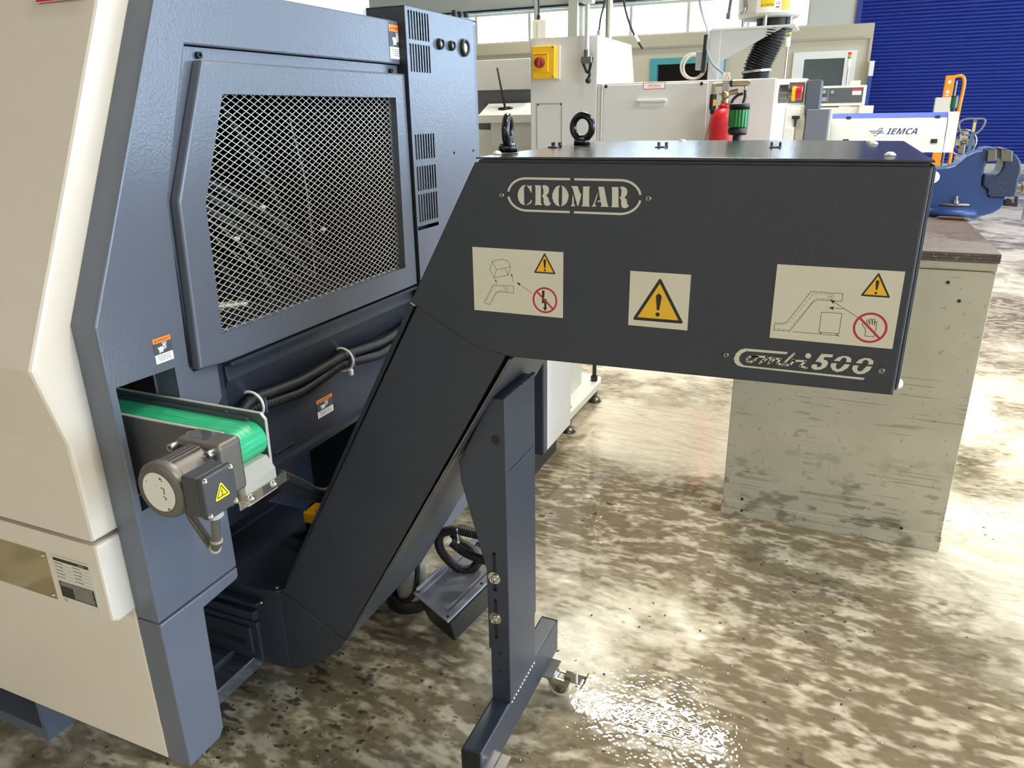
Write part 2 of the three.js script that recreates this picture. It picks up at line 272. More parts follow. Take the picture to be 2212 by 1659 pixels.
  // louvre cabinet
  {
    const x = -0.93, holes = [];
    for (const [y1, y0, n] of [[1.469, 1.410, 8], [1.401, 1.342, 8], [1.206, 1.149, 8], [1.133, 1.077, 8], [1.068, 1.003, 8]]) for (let i = 0; i < n; i++) { const z = -1.5935 - i * 0.01235; holes.push([[z, y0], [z, y1], [z - 0.0072, y1], [z - 0.0072, y0]]); }
    holes.push([[-1.5775, 0.984], [-1.5775, 0.993], [-1.689, 0.993], [-1.689, 0.984]]);
    part(L, 'louvre_panel', prismX([[-1.5815, 0.12], [-1.5815, 1.476], [-1.9255, 1.476], [-1.9255, 0.12]], x - 0.0012, x, 0, [...holes.slice(0, -1), [[-1.5835, 0.984], [-1.5835, 0.993], [-1.689, 0.993], [-1.689, 0.984]]]), M.grey);
    part(L, 'cabinet_body', [box(-1.9, x - 0.03, 0.12, 1.474, -1.95, -1.586), box(-1.9, x - 0.0012, 0.12, 1.4755, -1.5865, -1.5815), box(-1.9, x - 0.0012, 1.4745, 1.477, -1.95, -1.5815)], M.black);
    part(L, 'cabinet_edge', box(-1.9, x - 0.003, 0.12, 1.47, -1.9478, -1.9285), M.greyFlat);
    for (const [z, r] of [[-1.7335, 0.0125], [-1.7935, 0.0115], [-1.8651, 0.021]]) { const p = part(L, 'grommet', lathe([[0, 0.002], [r * 0.62, 0.002], [r * 0.66, 0.008], [r * 0.8, 0.011], [r, 0.007], [r * 1.02, 0]], [x, 1.4085, z], [1, 0, 0], 28), M.black); part(p, 'cap', lathe([[0, 0.004], [r * 0.5, 0.005], [r * 0.6, 0.002]], [x + 0.001, 1.4085, z], [1, 0, 0], 24), M.lightgrey); }
    for (const z of [-1.79, -1.9024]) part(L, 'screw', bolt([x - 0.001, 1.155, z], [1, 0, 0], 0.0035, 0.003), M.black);
    const tp = part(L, 'top_plate', box(-1.02, x, 1.477, 1.480, -1.945, -1.86), M.greyFlat);
    for (const z of [-1.862, -1.895, -1.928]) part(tp, 'knob', cyl([-0.95, 1.479, z], [-0.95, 1.496, z], 0.007), M.black);
  }
  // apron below the door with its drip lip
  part(L, 'apron', prismX2([[XM + 0.012, 0.848], [XM + 0.012, 0.842], [XM - 0.004, 0.838], [XM - 0.002, 0.812], [-0.978, 0.765], [-0.99, 0.742], [-0.99, 0.59], [-0.975, 0.588], [-0.975, 0.577], [-1.0, 0.577], [-1.0, 0.745], [-0.988, 0.772], [-0.96, 0.84], [-0.965, 0.848]], -1.60, -0.934, 0.0015), M.navyFlat);
  part(L, 'apron_end', box(-1.02, -0.962, 0.58, 0.85, -0.934, -0.916), M.navyFlat);
  for (const z of [-1.09, -1.45]) part(L, 'drain_slot', box(-0.992, -0.986, 0.604, 0.61, z - 0.03, z + 0.03, 0.002), M.black);
  // void below the apron
  part(L, 'base_casting', [box(-1.16, -1.12, 0.42, 0.60, -1.26, -0.9, 0.004), box(-2.6, -1.34, 0.16, 0.84, -1.9, -0.76), box(-1.34, -1.003, 0.60, 0.84, -1.9, -1.58)], M.navyFlat);
  part(L, 'base_rail', [box(-1.34, -1.115, 0.035, 0.075, -1.07, -0.80, 0.004), box(-1.3, -1.17, 0.075, 0.085, -1.04, -0.9), box(-1.125, -1.115, 0.035, 0.36, -0.81, -0.79)], M.bare);
  part(L, 'base_bolt', bolt([-1.06, 0.305, -0.795], [1, 0, 0], 0.01, 0.014), M.darkSteel);
  // cream front: sloping upper door, nameplate box, base panel
  const cx0 = -2.9, cx1 = -1.003;
  part(L, 'front_door', prismX([[-0.661, 0.630], [-0.658, 0.796], [-0.630, 0.922], [-0.736, 1.152], [-0.853, 1.41], [-0.99, 1.71], [-1.05, 1.71], [slant(1.446) - 0.01, 1.43], [-0.712, 0.975], [-0.712, 0.630]], cx0, cx1, 0.006), M.cream);
  const ub = part(L, 'nameplate_box', prismX([[-0.6605, 0.482], [-0.6605, 0.622], [-0.712, 0.622], [-0.712, 0.475], [-0.67, 0.475]], cx0, cx1 + 0.001, 0.005), M.cream);
  part(L, 'base_panel', box(cx0, cx1 - 0.0015, 0.15, 0.476, -0.74, -0.7015, 0.002), M.cream);
  part(L, 'front_body', [box(cx0, cx1, 0.16, 0.97, -0.734, -0.713), prismX([[-0.715, 0.97], [slant(1.44) - 0.014, 1.44], [-1.0, 1.44], [-0.80, 0.97]], cx0, -1.02)], M.greyFlat);
  const gold = mat(0xa89a76, 0.42, { metalness: 0.55, roughnessMap: mottle });
  const gp = part(ub, 'brass_plate', box(-1.46, -1.1298, 0.4905, 0.5818, -0.661, -0.6592), gold);
  for (const y of [0.5745, 0.4975]) part(L, 'plate_screw', dome([-1.1372, y, -0.6592], [0, 0, 1], 0.004, 0.003), M.steel);
  const dataTex = print(384, 384, (c, w, h) => {
    c.fillStyle = '#cfcabb'; c.fillRect(0, 0, w, h); c.fillStyle = '#1d1c1b'; c.fillRect(16, 16, w - 32, 26); c.fillStyle = '#cfcabb'; c.font = 'bold 15px sans-serif'; c.textAlign = 'right'; c.fillText('Made in', w - 60, 35);
    c.textAlign = 'left'; c.fillStyle = '#35332f'; for (let r = 0; r < 5; r++) { const y = 66 + r * 28; for (const x of [20, 200]) { for (let k = 0, q = x; k < 4; k++) { const l = 8 + ((r * 7 + k * 13 + x) % 17); c.fillRect(q, y - 9, l, 7); q += l + 4; } c.fillRect(x + 60, y + 3, 105, 1.5); } }
    c.fillStyle = '#1d1c1b'; c.fillRect(16, 206, w - 32, 132); c.fillStyle = '#cfcabb'; for (let r = 0; r < 10; r++) for (let k = 0, q = r < 3 ? 30 : 150; q < w - 40; k++) { const l = 6 + ((r * 11 + k * 7) % 15); c.fillRect(q, 214 + r * 12, l, 5); q += l + 3; }
    c.fillStyle = '#1d1c1b'; c.font = 'bold 30px sans-serif'; c.fillText('CE', 26, 372);
  });
  part(ub, 'data_plate', box(-1.1175, -1.0265, 0.4905, 0.5835, -0.661, -0.6594), M.print);
  part(ub, 'data_print', planeZ(-0.6592, -1.117, -1.027, 0.491, 0.583), mat(0xffffff, 0.45, { map: dataTex }));
  const ft = print(256, 64, (c, w, h) => { c.fillStyle = '#efe9dc'; c.fillRect(0, 0, w, h); c.strokeStyle = '#b01d2c'; c.lineWidth = 9; c.strokeRect(6, 6, w - 12, h - 12); });
  { const g = new THREE.PlaneGeometry(0.12, 0.04).rotateX(-Math.atan(0.457)).translate(-1.068, 1.432, -0.8575); g.userData.keepUV = true; part(L, 'front_label', g, mat(0xffffff, 0.5, { map: ft })); }
  // top covers
  part(L, 'top_cover', [box(-2.6, -1.05, 1.44, 1.47, -1.6, -1.0), box(-2.4, -1.02, 1.447, 1.6, -1.475, -1.05, 0.01), box(-2.4, -1.03, 1.447, 1.56, -1.60, -1.48, 0.006)], M.white);
  part(L, 'cover_slot', box(-1.0215, -1.0185, 1.487, 1.6, -1.348, -1.336, 0.001), M.black);
  for (const [x, z] of [[-1.42, -0.735], [-2.5, -0.735], [-1.5, -1.85]]) part(L, 'machine_foot', [box(x - 0.36, x + 0.006, 0.0, 0.03, z - 0.14, z + 0.002), box(x - 0.005, x + 0.006, 0.03, 0.16, z - 0.14, z + 0.002), box(x - 0.36, x + 0.006, 0.13, 0.16, z - 0.14, z + 0.002)], M.greyFlat);
  // warning labels on the end
  const warn = print(192, 256, (c, w, h) => {
    c.fillStyle = '#4b4d52'; c.fillRect(0, 0, w, h); c.fillStyle = '#ef8a3a'; c.fillRect(0, 0, w, 50); c.fillStyle = '#6d1d10'; c.font = 'bold 27px sans-serif'; c.textAlign = 'center'; c.fillText('WARNING', w / 2 + 16, 36); c.beginPath(); c.moveTo(16, 38); c.lineTo(27, 14); c.lineTo(38, 38); c.closePath(); c.fill();
    c.fillStyle = '#efefea'; c.beginPath(); c.arc(112, 104, 22, 0, 7); c.fill(); c.fillStyle = '#4b4d52'; c.beginPath(); c.arc(112, 104, 13, 0, 7); c.fill(); c.fillStyle = '#efefea'; c.beginPath(); c.arc(112, 104, 6, 0, 7); c.fill();
    for (let k = 0; k < 4; k++) { c.save(); c.translate(104 + k * 9, 84); c.rotate(-0.3 + k * 0.2); c.fillRect(-3, -30, 6, 30); c.restore(); }
    c.beginPath(); c.moveTo(40, 96); c.lineTo(84, 92); c.lineTo(98, 128); c.lineTo(88, 156); c.lineTo(76, 140); c.lineTo(52, 158); c.lineTo(54, 130); c.closePath(); c.fill();
    c.fillStyle = '#eeeee9'; c.fillRect(0, 166, w, 90); c.fillStyle = '#3b3b3b'; for (let r = 0; r < 4; r++) for (let k = 0, q = 26 + r * 5; q < w - 30; k++) { const l = 5 + ((r * 5 + k * 11) % 13); c.fillRect(q, 182 + r * 15, l, 6); q += l + 4; }
  });
  const wm = mat(0xffffff, 0.45, { map: warn });
  part(L, 'warning_label', planeX(XM + 0.0008, -1.5425, -1.600, 1.3675, 1.4368), wm);
  part(L, 'warning_label', planeX(XM + 0.0008, -0.7915, -0.8262, 0.888, 0.9285), wm);
  part(L, 'warning_label', planeX(-0.9892, -1.208, -1.264, 0.626, 0.668), wm);
}
function prismX2(pts, z0, z1, bev) { return extr(shapeOf(pts), z1 - z0, bev).translate(0, 0, z0); }
// hoses clipped along the apron
{
  const zs = [-0.955, -0.995, -1.06, -1.14, -1.22, -1.285, -1.36, -1.44, -1.52, -1.575, -1.64];
  const sag = [-0.035, 0, -0.006, -0.016, -0.008, 0, -0.012, -0.024, -0.014, 0, 0.004];
  const h1 = thing('corrugated_hose', 'thinner upper black corrugated hose clipped along the dark apron', 'hose', [-0.96, 0.74, -1.3], 'hoses along the lathe apron');
  part(h1, 'conduit', hose(zs.map((z, i) => [-0.966, 0.751 + sag[i] * 0.5, z]), 0.011, 0.0042, 0.1, 12), M.rubber);
  const h2 = thing('corrugated_hose', 'thicker lower ribbed black hose sagging between clips on the apron', 'hose', [-0.96, 0.73, -1.3], 'hoses along the lathe apron');
  part(h2, 'conduit', hose(zs.map((z, i) => [-0.972 + (i === 0 ? -0.01 : 0), 0.731 + sag[i] * 0.9, z]), 0.0128, 0.0075, 0.22, 12), M.rubber);
  [[-0.995, 'nearest the green belt'], [-1.285, 'midway along the apron'], [-1.575, 'beside the chip chute']].forEach(([z, w]) => {
    const c = thing('hose_clip', 'pale plastic hose clip on a steel tab, ' + w, 'clip', [-0.985, 0.74, z], 'hose clips on the apron');
    part(c, 'strap', ring([-0.967, 0.742, z], [0.1, 0, 1], 0.0265, 0.0026, 28, 8), M.nylon);
    part(c, 'buckle', box(-0.951, -0.943, 0.708, 0.722, z - 0.005, z + 0.005, 0.002), M.nylon);
    part(c, 'tab', box(-0.989, -0.948, 0.722, 0.752, z - 0.02, z - 0.017), M.greyFlat);
  });
}
// ---------------------------------------------------------------- parts conveyor with green belt
{
  const zn = -0.738, zf = -0.82, xe = -0.773;
  const C = thing('parts_conveyor', 'small belt conveyor with green belt poking out of the lathe end', 'conveyor', [-0.95, 0.7, -0.78]);
  const side = (x1) => [[-1.32, 0.70], [-1.32, 0.82], [x1 - 0.008, 0.82], [x1, 0.811], [x1 - 0.002, 0.715], [x1 - 0.008, 0.70]];
  for (const [z, t] of [[zn, 0.0022], [zf, 0.0022]]) { const p = part(C, 'side_plate', prismZ(side(xe), z - t, z + t, 0.0004), mat(0x4a4b4e, 0.38, { bumpMap: fineBump, bumpScale: 0.00005 })); part(p, 'plate_rim', [bar([-1.32, 0.8205, z], [xe - 0.008, 0.8205, z], 0.0014, 0.005), bar([xe - 0.008, 0.8203, z], [xe + 0.0004, 0.811, z], 0.0014, 0.005), bar([xe + 0.0004, 0.811, z], [xe - 0.0016, 0.715, z], 0.0014, 0.005)], mat(0xb8b5ac, 0.45, { metalness: 0.2 })); }
  part(C, 'inner_rail', [box(-1.32, xe - 0.03, 0.803, 0.812, zf + 0.0022, zf + 0.009), box(-0.85, -0.845, 0.795, 0.818, zf + 0.0022, zf + 0.006)], mat(0x44484a, 0.4));
  const bt = colour(512, 0.12, (u, v) => { const s = vnoise(u * 3, v * 120, 120, 5), f = sm(0.62, 0.8, fbm(u * 4, v * 30, 30, 8, 3)) * 0.35; return [44, 172, 118].map((c, i) => (c + (s - 0.5) * 26) * (1 - f) + [190, 205, 190][i] * f); });
  const R = 0.028, cx = -0.80, cy = 0.778, pts = [];
  for (let k = 0; k <= 24; k++) { const a = Math.PI / 2 - (Math.PI * k) / 24; pts.push([cx + R * Math.cos(a), cy + R * Math.sin(a)]); }
  pts.push([-1.32, cy - R], [-1.32, cy - R + 0.003]);
  for (let k = 24; k >= 0; k--) { const a = Math.PI / 2 - (Math.PI * k) / 24; pts.push([cx + (R - 0.003) * Math.cos(a), cy + (R - 0.003) * Math.sin(a)]); }
  pts.push([-1.32, cy + R - 0.003], [-1.32, cy + R]);
  part(C, 'belt', prismZ(pts, zf + 0.004, zn - 0.004), mat(0xffffff, 0.42, { map: bt }));
  part(C, 'drum', cyl([cx, cy, zf + 0.004], [cx, cy, zn - 0.004], R - 0.004), M.darkSteel);
  part(C, 'drip_cover', prismZ([[-0.83, 0.70], [-0.758, 0.70], [-0.758, 0.735], [-0.772, 0.755], [-0.83, 0.757]], zf + 0.008, zn - 0.006, 0.002), M.galv);
  const fl = part(C, 'flange_strip', [box(-0.7575, -0.755, 0.704, 0.7195, zf - 0.012, zn + 0.012), box(-0.772, -0.755, 0.704, 0.7195, zf - 0.0125, zf - 0.0105)], M.zinc);
  for (const z of [-0.7495, -0.7995]) part(fl, 'strip_screw', dome([-0.755, 0.7125, z], [1, 0, 0], 0.0065, 0.005), M.zinc);
  // gear motor
  const mx = -0.784, my = 0.783;
  const m = part(C, 'gear_head', [box(mx - 0.042, mx + 0.042, my - 0.042, my + 0.042, zn + 0.002, -0.69, 0.008)], M.motor);
  part(m, 'badge', box(mx - 0.022, mx + 0.008, my + 0.0418, my + 0.0425, -0.728, -0.703), M.bare);
  for (const [a, b] of [[-1, 1], [1, 1], [-1, -1], [1, -1]]) part(m, 'gear_bolt', bolt([mx + a * 0.034, my + b * 0.034, -0.69], [0, 0, 1], 0.006, 0.014), M.steel);
  part(m, 'gear_bolt', bolt([mx - 0.05, my + 0.03, zn + 0.003], [0, 0, 1], 0.006, 0.01), M.steel);
  const fins = []; for (let k = 0; k < 44; k++) { const a = (k / 44) * 2 * Math.PI, skip = [42, 43, 0, 1, 7, 8, 15, 16, 26, 27, 28, 33, 34, 35, 36].includes(k); if (!skip) continue; fins.push(box(-0.0014, 0.0014, 0.036, 0.0415, -0.687, -0.634).rotateZ(a).translate(mx, my, 0)); }
  const mb = part(C, 'motor_body', [cyl([mx, my, -0.69], [mx, my, -0.632], 0.038, 0.038, 40), ...fins], M.motor);
  part(mb, 'motor_cap', lathe([[0.028, 0.016], [0.038, 0.015], [0.041, 0.011], [0.0415, 0], [0.038, -0.003]], [mx, my, -0.635], [0, 0, 1], 48), M.motor);
  const face = print(256, 256, (c, w, h) => { c.fillStyle = '#d9d3c6'; c.fillRect(0, 0, w, h); c.strokeStyle = '#2c2a28'; c.lineWidth = 7; c.beginPath(); c.moveTo(150, 92); c.lineTo(176, 100); c.lineTo(168, 128); c.lineTo(178, 132); c.moveTo(158, 150); c.lineTo(180, 160); c.lineTo(172, 176); c.stroke(); c.fillStyle = '#2c2a28'; for (const [x, y, r] of [[158, 34, 8], [168, 46, 5], [186, 232, 8], [40, 70, 4], [118, 84, 3]]) { c.beginPath(); c.arc(x, y, r, 0, 7); c.fill(); } });
  const disc = new THREE.CircleGeometry(0.0285, 40).translate(mx, my, -0.6188); disc.userData.keepUV = true;
  part(mb, 'motor_label', disc, mat(0xffffff, 0.4, { map: face }));
  part(mb, 'end_plate', cyl([mx, my, -0.625], [mx, my, -0.619], 0.03, 0.03, 40), M.motor);
  // terminal box
  const tb = part(C, 'terminal_box', [box(-0.738, -0.712, 0.759, 0.8165, -0.671, -0.6175, 0.0025), box(-0.7115, -0.70, 0.758, 0.8175, -0.672, -0.6165, 0.0025)], mat(0x3c3d40, 0.4, { bumpMap: fineBump, bumpScale: 0.00006 }));
  for (const [y, z] of [[0.813, -0.6215], [0.813, -0.667], [0.7625, -0.6215], [0.7625, -0.667]]) part(tb, 'lid_screw', dome([-0.7005, y, z], [1, 0, 0], 0.0042, 0.0042), M.steel);
  const hv = print(192, 192, (c, w) => { c.clearRect(0, 0, w, w); c.lineJoin = 'round'; c.fillStyle = '#e9d21c'; c.strokeStyle = '#e9d21c'; c.lineWidth = 40; c.beginPath(); c.moveTo(96, 34); c.lineTo(166, 152); c.lineTo(26, 152); c.closePath(); c.fill(); c.stroke(); c.strokeStyle = '#16150f'; c.lineWidth = 9; c.beginPath(); c.moveTo(96, 38); c.lineTo(160, 148); c.lineTo(32, 148); c.closePath(); c.stroke(); c.lineWidth = 7; c.beginPath(); c.moveTo(104, 66); c.lineTo(86, 104); c.lineTo(106, 100); c.lineTo(94, 138); c.stroke(); c.beginPath(); c.moveTo(84, 124); c.lineTo(94, 140); c.lineTo(104, 126); c.stroke(); });
  { // triangle plate cut to its outline
    const s = new THREE.Shape(), a = [[-0.0118, -0.0098], [0.0118, -0.0098], [0.0012, 0.0112], [-0.0012, 0.0112]]; s.moveTo(-0.0105, -0.0108); s.lineTo(0.0105, -0.0108); s.quadraticCurveTo(0.0137, -0.0106, 0.0122, -0.0076); s.lineTo(0.002, 0.0107); s.quadraticCurveTo(0, 0.0134, -0.002, 0.0107); s.lineTo(-0.0122, -0.0076); s.quadraticCurveTo(-0.0137, -0.0106, -0.0105, -0.0108);
    const g = new THREE.ShapeGeometry(s, 8), p = g.attributes.position, uv = g.attributes.uv; for (let i = 0; i < p.count; i++) uv.setXY(i, 0.5 + p.getX(i) / 0.0272, 0.49 + p.getY(i) / 0.0272);
    g.rotateY(Math.PI / 2).translate(-0.6996, 0.7885, -0.6455); g.userData.keepUV = true;
    part(tb, 'shock_sticker', g, mat(0xffffff, 0.4, { map: hv }));
  }
  part(tb, 'cable_gland', [cyl([-0.722, 0.7595, -0.648], [-0.722, 0.746, -0.648], 0.011, 0.0115, 12), ring([-0.722, 0.746, -0.648], [0, 1, 0], 0.0095, 0.002), cyl([-0.722, 0.75, -0.648], [-0.722, 0.742, -0.648], 0.008)], mat(0xb4bab6, 0.35));
  const cab = mat(0x5c5952, 0.22, { metalness: 0.3 });
  part(C, 'motor_cable', tube([[-0.722, 0.746, -0.648], [-0.726, 0.72, -0.648], [-0.73, 0.698, -0.649], [-0.738, 0.689, -0.651], [-0.748, 0.692, -0.654], [-0.765, 0.703, -0.659], [-0.79, 0.722, -0.667], [-0.805, 0.74, -0.68], [-0.81, 0.757, -0.70]], 0.0062, 60, 12), cab);
  part(C, 'cable_elbow', [ring([-0.7285, 0.704, -0.6487], [0.15, 1, 0], 0.0062, 0.0024), ring([-0.736, 0.6895, -0.6505], [0.9, 0.6, 0.2], 0.0062, 0.0026)], mat(0x8f8a76, 0.35));
}
// ---------------------------------------------------------------- chip conveyor
const ZC = -1.03, ZB = -1.345;
{
  const C = thing('chip_conveyor', 'tall dark navy swan-neck chip conveyor with cut-out maker lettering', 'conveyor', [-0.5, 0, -1.2]);
  // boot, chute and tray
  part(C, 'boot', prismZ([[-0.9915, 0.2945], [-1.0584, 0.262], [-1.0618, 0.0909], [-1.035, 0.0862], [-1.0038, 0.0865], [-0.975, 0.095], [-0.9498, 0.109], [-0.925, 0.1245], [-0.9022, 0.1435], [-0.877, 0.167], [-0.8547, 0.190], [-0.8411, 0.2118]], ZB, ZC, 0.0015), M.navy);
  part(C, 'chute', prismZ([[-0.9905, 0.2962], [-0.8402, 0.2132], [-0.5397, 0.7413], [-0.4615, 0.8799], [-0.43, 0.95], [-0.615, 0.956]], ZB, ZC, 0.0025), M.navy);
  part(C, 'chute_flange', prismZ([[-0.9925, 0.297], [-0.9975, 0.300], [-0.636, 0.955], [-0.628, 0.95]], ZB - 0.004, ZC - 0.012, 0.001), M.navyFlat);
  part(C, 'underside_plate', prismZ([[-0.8395, 0.2120], [-0.8372, 0.2108], [-0.4495, 0.8795], [-0.4525, 0.8815]], ZB - 0.002, ZC - 0.003), mat(0x5c5f66, 0.5, { metalness: 0.7 }));
  part(C, 'chute_rim', [bar([-0.8375, 0.2135, ZC - 0.0005], [-0.451, 0.880, ZC - 0.0005], 0.002, 0.002), bar([-0.8375, 0.2125, ZB], [-0.451, 0.880, ZB], 0.0025, 0.003)], M.darkSteel);
  part(C, 'tray', [box(-1.33, -1.0, 0.10, 0.296, ZB + 0.012, ZC + 0.004), box(-1.2475, -1.015, 0.296, 0.3, ZB + 0.025, -1.014, 0.001), box(-1.33, -1.2505, 0.296, 0.3, ZB + 0.025, -1.014, 0.001)], M.navyFlat);
  part(C, 'tray_side', [box(-1.33, -1.05, 0.255, 0.262, -1.03, -1.006), box(-1.33, -1.066, 0.21, 0.232, -1.03, -1.012, 0.002), box(-1.33, -1.066, 0.095, 0.20, -1.03, -1.018, 0.004), box(-1.33, -1.085, 0.115, 0.185, -1.02, -1.012, 0.003)], M.navyFlat);
  part(C, 'tray_slot', box(-1.3, -1.1, 0.135, 0.152, -1.0125, -1.0115, 0.0005), M.darkvoid);
  part(C, 'seam_strip', box(-1.2505, -1.2475, 0.2985, 0.3012, ZB + 0.025, -1.014), M.zinc);
  part(C, 'corner_gusset', prismY([[-1.06, -1.016], [-1.0, -1.016], [-0.985, -1.03], [-0.985, -1.12]], 0.3, 0.3025), M.navyFlat);
  for (const [x, y, z] of [[-1.045, 0.262, -1.018], [-1.005, 0.302, -1.03]]) part(C, 'boot_screw', dome([x, y, z], [0, 1, 0.2], 0.005, 0.004), M.brass);
  // head: body, front panel, lid, end plate
  const headPts = [[-0.6261, 0.9602], [-0.5005, 1.1825], [0.0985, 1.1825], [0.0975, 0.8944], [-0.447, 0.8858], [-0.5055, 0.8942]];
  part(C, 'head_body', prismZ([[-0.622, 0.9602], [-0.4958, 1.186], [0.0955, 1.186], [0.0945, 0.897], [-0.447, 0.89], [-0.503, 0.898]], -1.62, -1.0345), M.navyFlat);
  const fp = part(C, 'front_panel', prismZ(headPts, -1.0345, -1.026, 0.003), M.navy);
  part(C, 'lid', [prismZ([[-0.4995, 1.1872], [-0.4985, 1.1895], [-0.35, 1.1905], [-0.2, 1.1911], [-0.05, 1.1906], [0.0995, 1.1893], [0.1, 1.1872]], -1.622, -1.0285, 0.0006)], M.navyLid);
  part(C, 'end_plate', [box(0.0985, 0.1015, 0.9, 1.184, -1.615, -1.034, 0.001), box(0.1025, 0.1045, 0.904, 1.18, -1.6, -1.05, 0.0008)], M.navy);
  for (const [y, z] of [[1.168, -1.062], [0.9, -1.062]]) part(C, 'end_bolt', dome([0.1045, y, z], [1, 0, 0], 0.0075, 0.006), M.nylon);
  for (const [x, z] of [[-0.4985, -1.105], [0.041, -1.5328], [0.0444, -1.4574], [0.0551, -1.1159], [-0.3, -1.57]]) part(C, 'lid_screw', dome([x, 1.1905, z], [0, 1, 0], 0.0075, 0.0045), M.nylon);
  for (const x of [-0.4992 + 0.02, -0.2866, -0.1026]) part(C, 'lid_clip', [box(x - 0.008, x + 0.008, 1.190, 1.1925, -1.33, -1.30), box(x - 0.008, x - 0.005, 1.190, 1.199, -1.33, -1.318), box(x + 0.005, x + 0.008, 1.190, 1.199, -1.33, -1.318)], M.black);
  const eye = (x, z, ax) => { const e = part(C, 'eye_bolt', [ring([x, 1.223, z], ax, 0.0207, 0.0064, 40, 14)], M.blackGloss); part(e, 'collar', lathe([[0, 0.014], [0.012, 0.0135], [0.0155, 0.009], [0.016, 0], [0, 0]], [x, 1.1905, z], [0, 1, 0], 12), M.blackGloss); };
  eye(-0.497, -1.145, [0.94, 0, -0.22]); eye(-0.453, -1.392, [-0.25, 0, 1]);
  // cut-out lettering showing the pale plate behind
  const u = 1e-4, poly = (a) => { const o = []; for (let i = 0; i < a.length; i += 2) o.push([a[i] * u, a[i + 1] * u]); return o; };
  const cromar = [[-4186,11520,-4236,11505,-4284,11457,-4308,11399,-4311,11351,-4297,11294,-4260,11247,-4217,11231,-4202,11234,-4214,11258,-4215,11477],[-4172,11511,-4136,11502,-4094,11514,-4093,11406,-4110,11423,-4136,11469],[-4095,11309,-4090,11290,-4106,11261,-4159,11230,-4175,11235,-4138,11260],[-4047,11514,-3951,11514,-3951,11265,-3926,11237,-4048,11237,-4033,11263,-4031,11490],[-3923,11516,-3881,11519,-3840,11499,-3825,11462,-3830,11420,-3856,11386,-3870,11372,-3835,11340,-3825,11297,-3819,11277,-3799,11281,-3804,11251,-3830,11231,-3866,11230,-3897,11248,-3907,11286,-3907,11333,-3933,11370,-3912,11385,-3907,11455,-3923,11483],[-3657,11520,-3708,11506,-3748,11459,-3771,11402,-3773,11346,-3752,11285,-3711,11244,-3660,11229,-3679,11264,-3677,11479],[-3637,11517,-3591,11500,-3550,11445,-3527,11390,-3534,11334,-3559,11277,-3599,11243,-3640,11230,-3627,11265,-3623,11480],[-3496,11513,-3396,11515,-3355,11413,-3340,11417,-3344,11376,-3382,11240,-3392,11240,-3471,11493],[-3467,11396,-3451,11345,-3450,11280,-3427,11238,-3492,11236,-3473,11265],[-3312,11513,-3211,11513,-3225,11489,-3223,11263,-3210,11240,-3337,11238,-3315,11265,-3314,11386],[-3091,11512,-3011,11514,-2959,11294,-2938,11244,-3055,11243,-3036,11264,-3052,11310,-3101,11308,-3096,11325,-3057,11328],[-3099,11432,-3098,11405,-3139,11280,-3119,11241,-3183,11241,-3159,11270],[-2906,11512,-2805,11516,-2796,11262,-2784,11243,-2902,11241,-2887,11264,-2893,11492],[-2781,11518,-2732,11521,-2693,11501,-2675,11456,-2685,11411,-2717,11378,-2682,11348,-2671,11284,-2649,11280,-2660,11248,-2697,11232,-2740,11241,-2756,11273,-2759,11345,-2784,11377,-2760,11395,-2759,11481]];
  for (const a of cromar) part(fp, 'letter', prismZ(poly(a), -1.0262, -1.0252), M.letter);
  {   // capsule frame in four strokes
    const cx = -0.34765, cy = 1.138, hw = 0.1003, hh = 0.0243, t = 0.0030;
    for (const [sx, sy] of [[1, 1], [1, -1], [-1, 1], [-1, -1]]) {
      const o = [], i = [], r = hh + 0.006, q = (a, rad, rx) => [cx + sx * (hw - r + rx * Math.cos(a)), cy + sy * (rad * Math.sin(a))];
      const a0 = Math.asin(0.004 / hh);
      for (let k = 0; k <= 12; k++) { const a = a0 + ((Math.PI / 2 - a0) * k) / 12; o.push(q(a, hh, r)); i.push(q(a, hh - t, r - t)); }
      o.push([cx + sx * 0.0032, cy + sy * hh]); i.push([cx + sx * 0.0032, cy + sy * (hh - t)]);
      let pts = [...o, ...i.reverse()]; if (THREE.ShapeUtils.area(pts.map((p) => new THREE.Vector2(...p))) < 0) pts.reverse();
      part(fp, 'letter_frame', prismZ(pts, -1.0262, -1.0252), M.letter);
    }
  }
  const combi = [[-371,9397,-929,9388,-995,9362,-1046,9302,-1068,9225,-1052,9171,-1009,9133,-951,9118,595,9120,609,9148,-919,9141,-966,9163,-994,9203,-999,9252,-973,9310,-910,9353,-389,9365],[50,9420,192,9424,184,9385,91,9380,80,9344,128,9332,146,9292,123,9242,65,9200,-12,9188,-54,9209,-56,9251,-21,9267,17,9256,13,9223,61,9241,71,9284,43,9304,-15,9303],[210,9341,250,9392,313,9420,379,9419,418,9388,419,9345,358,9340,364,9376,335,9402,302,9386,281,9343],[183,9303,250,9310,241,9256,265,9224,304,9246,347,9310,411,9312,389,9262,329,9208,264,9190,210,9211,179,9255],[475,9342,514,9393,575,9421,640,9419,682,9389,680,9343,621,9340,628,9377,598,9400,565,9387,546,9342],[450,9304,514,9312,503,9258,526,9226,564,9242,610,9312,675,9313,652,9258,594,9207,525,9190,472,9211,441,9256]];
  for (const a of combi) part(fp, 'letter', prismZ(poly(a), -1.0262, -1.0252), M.letter);
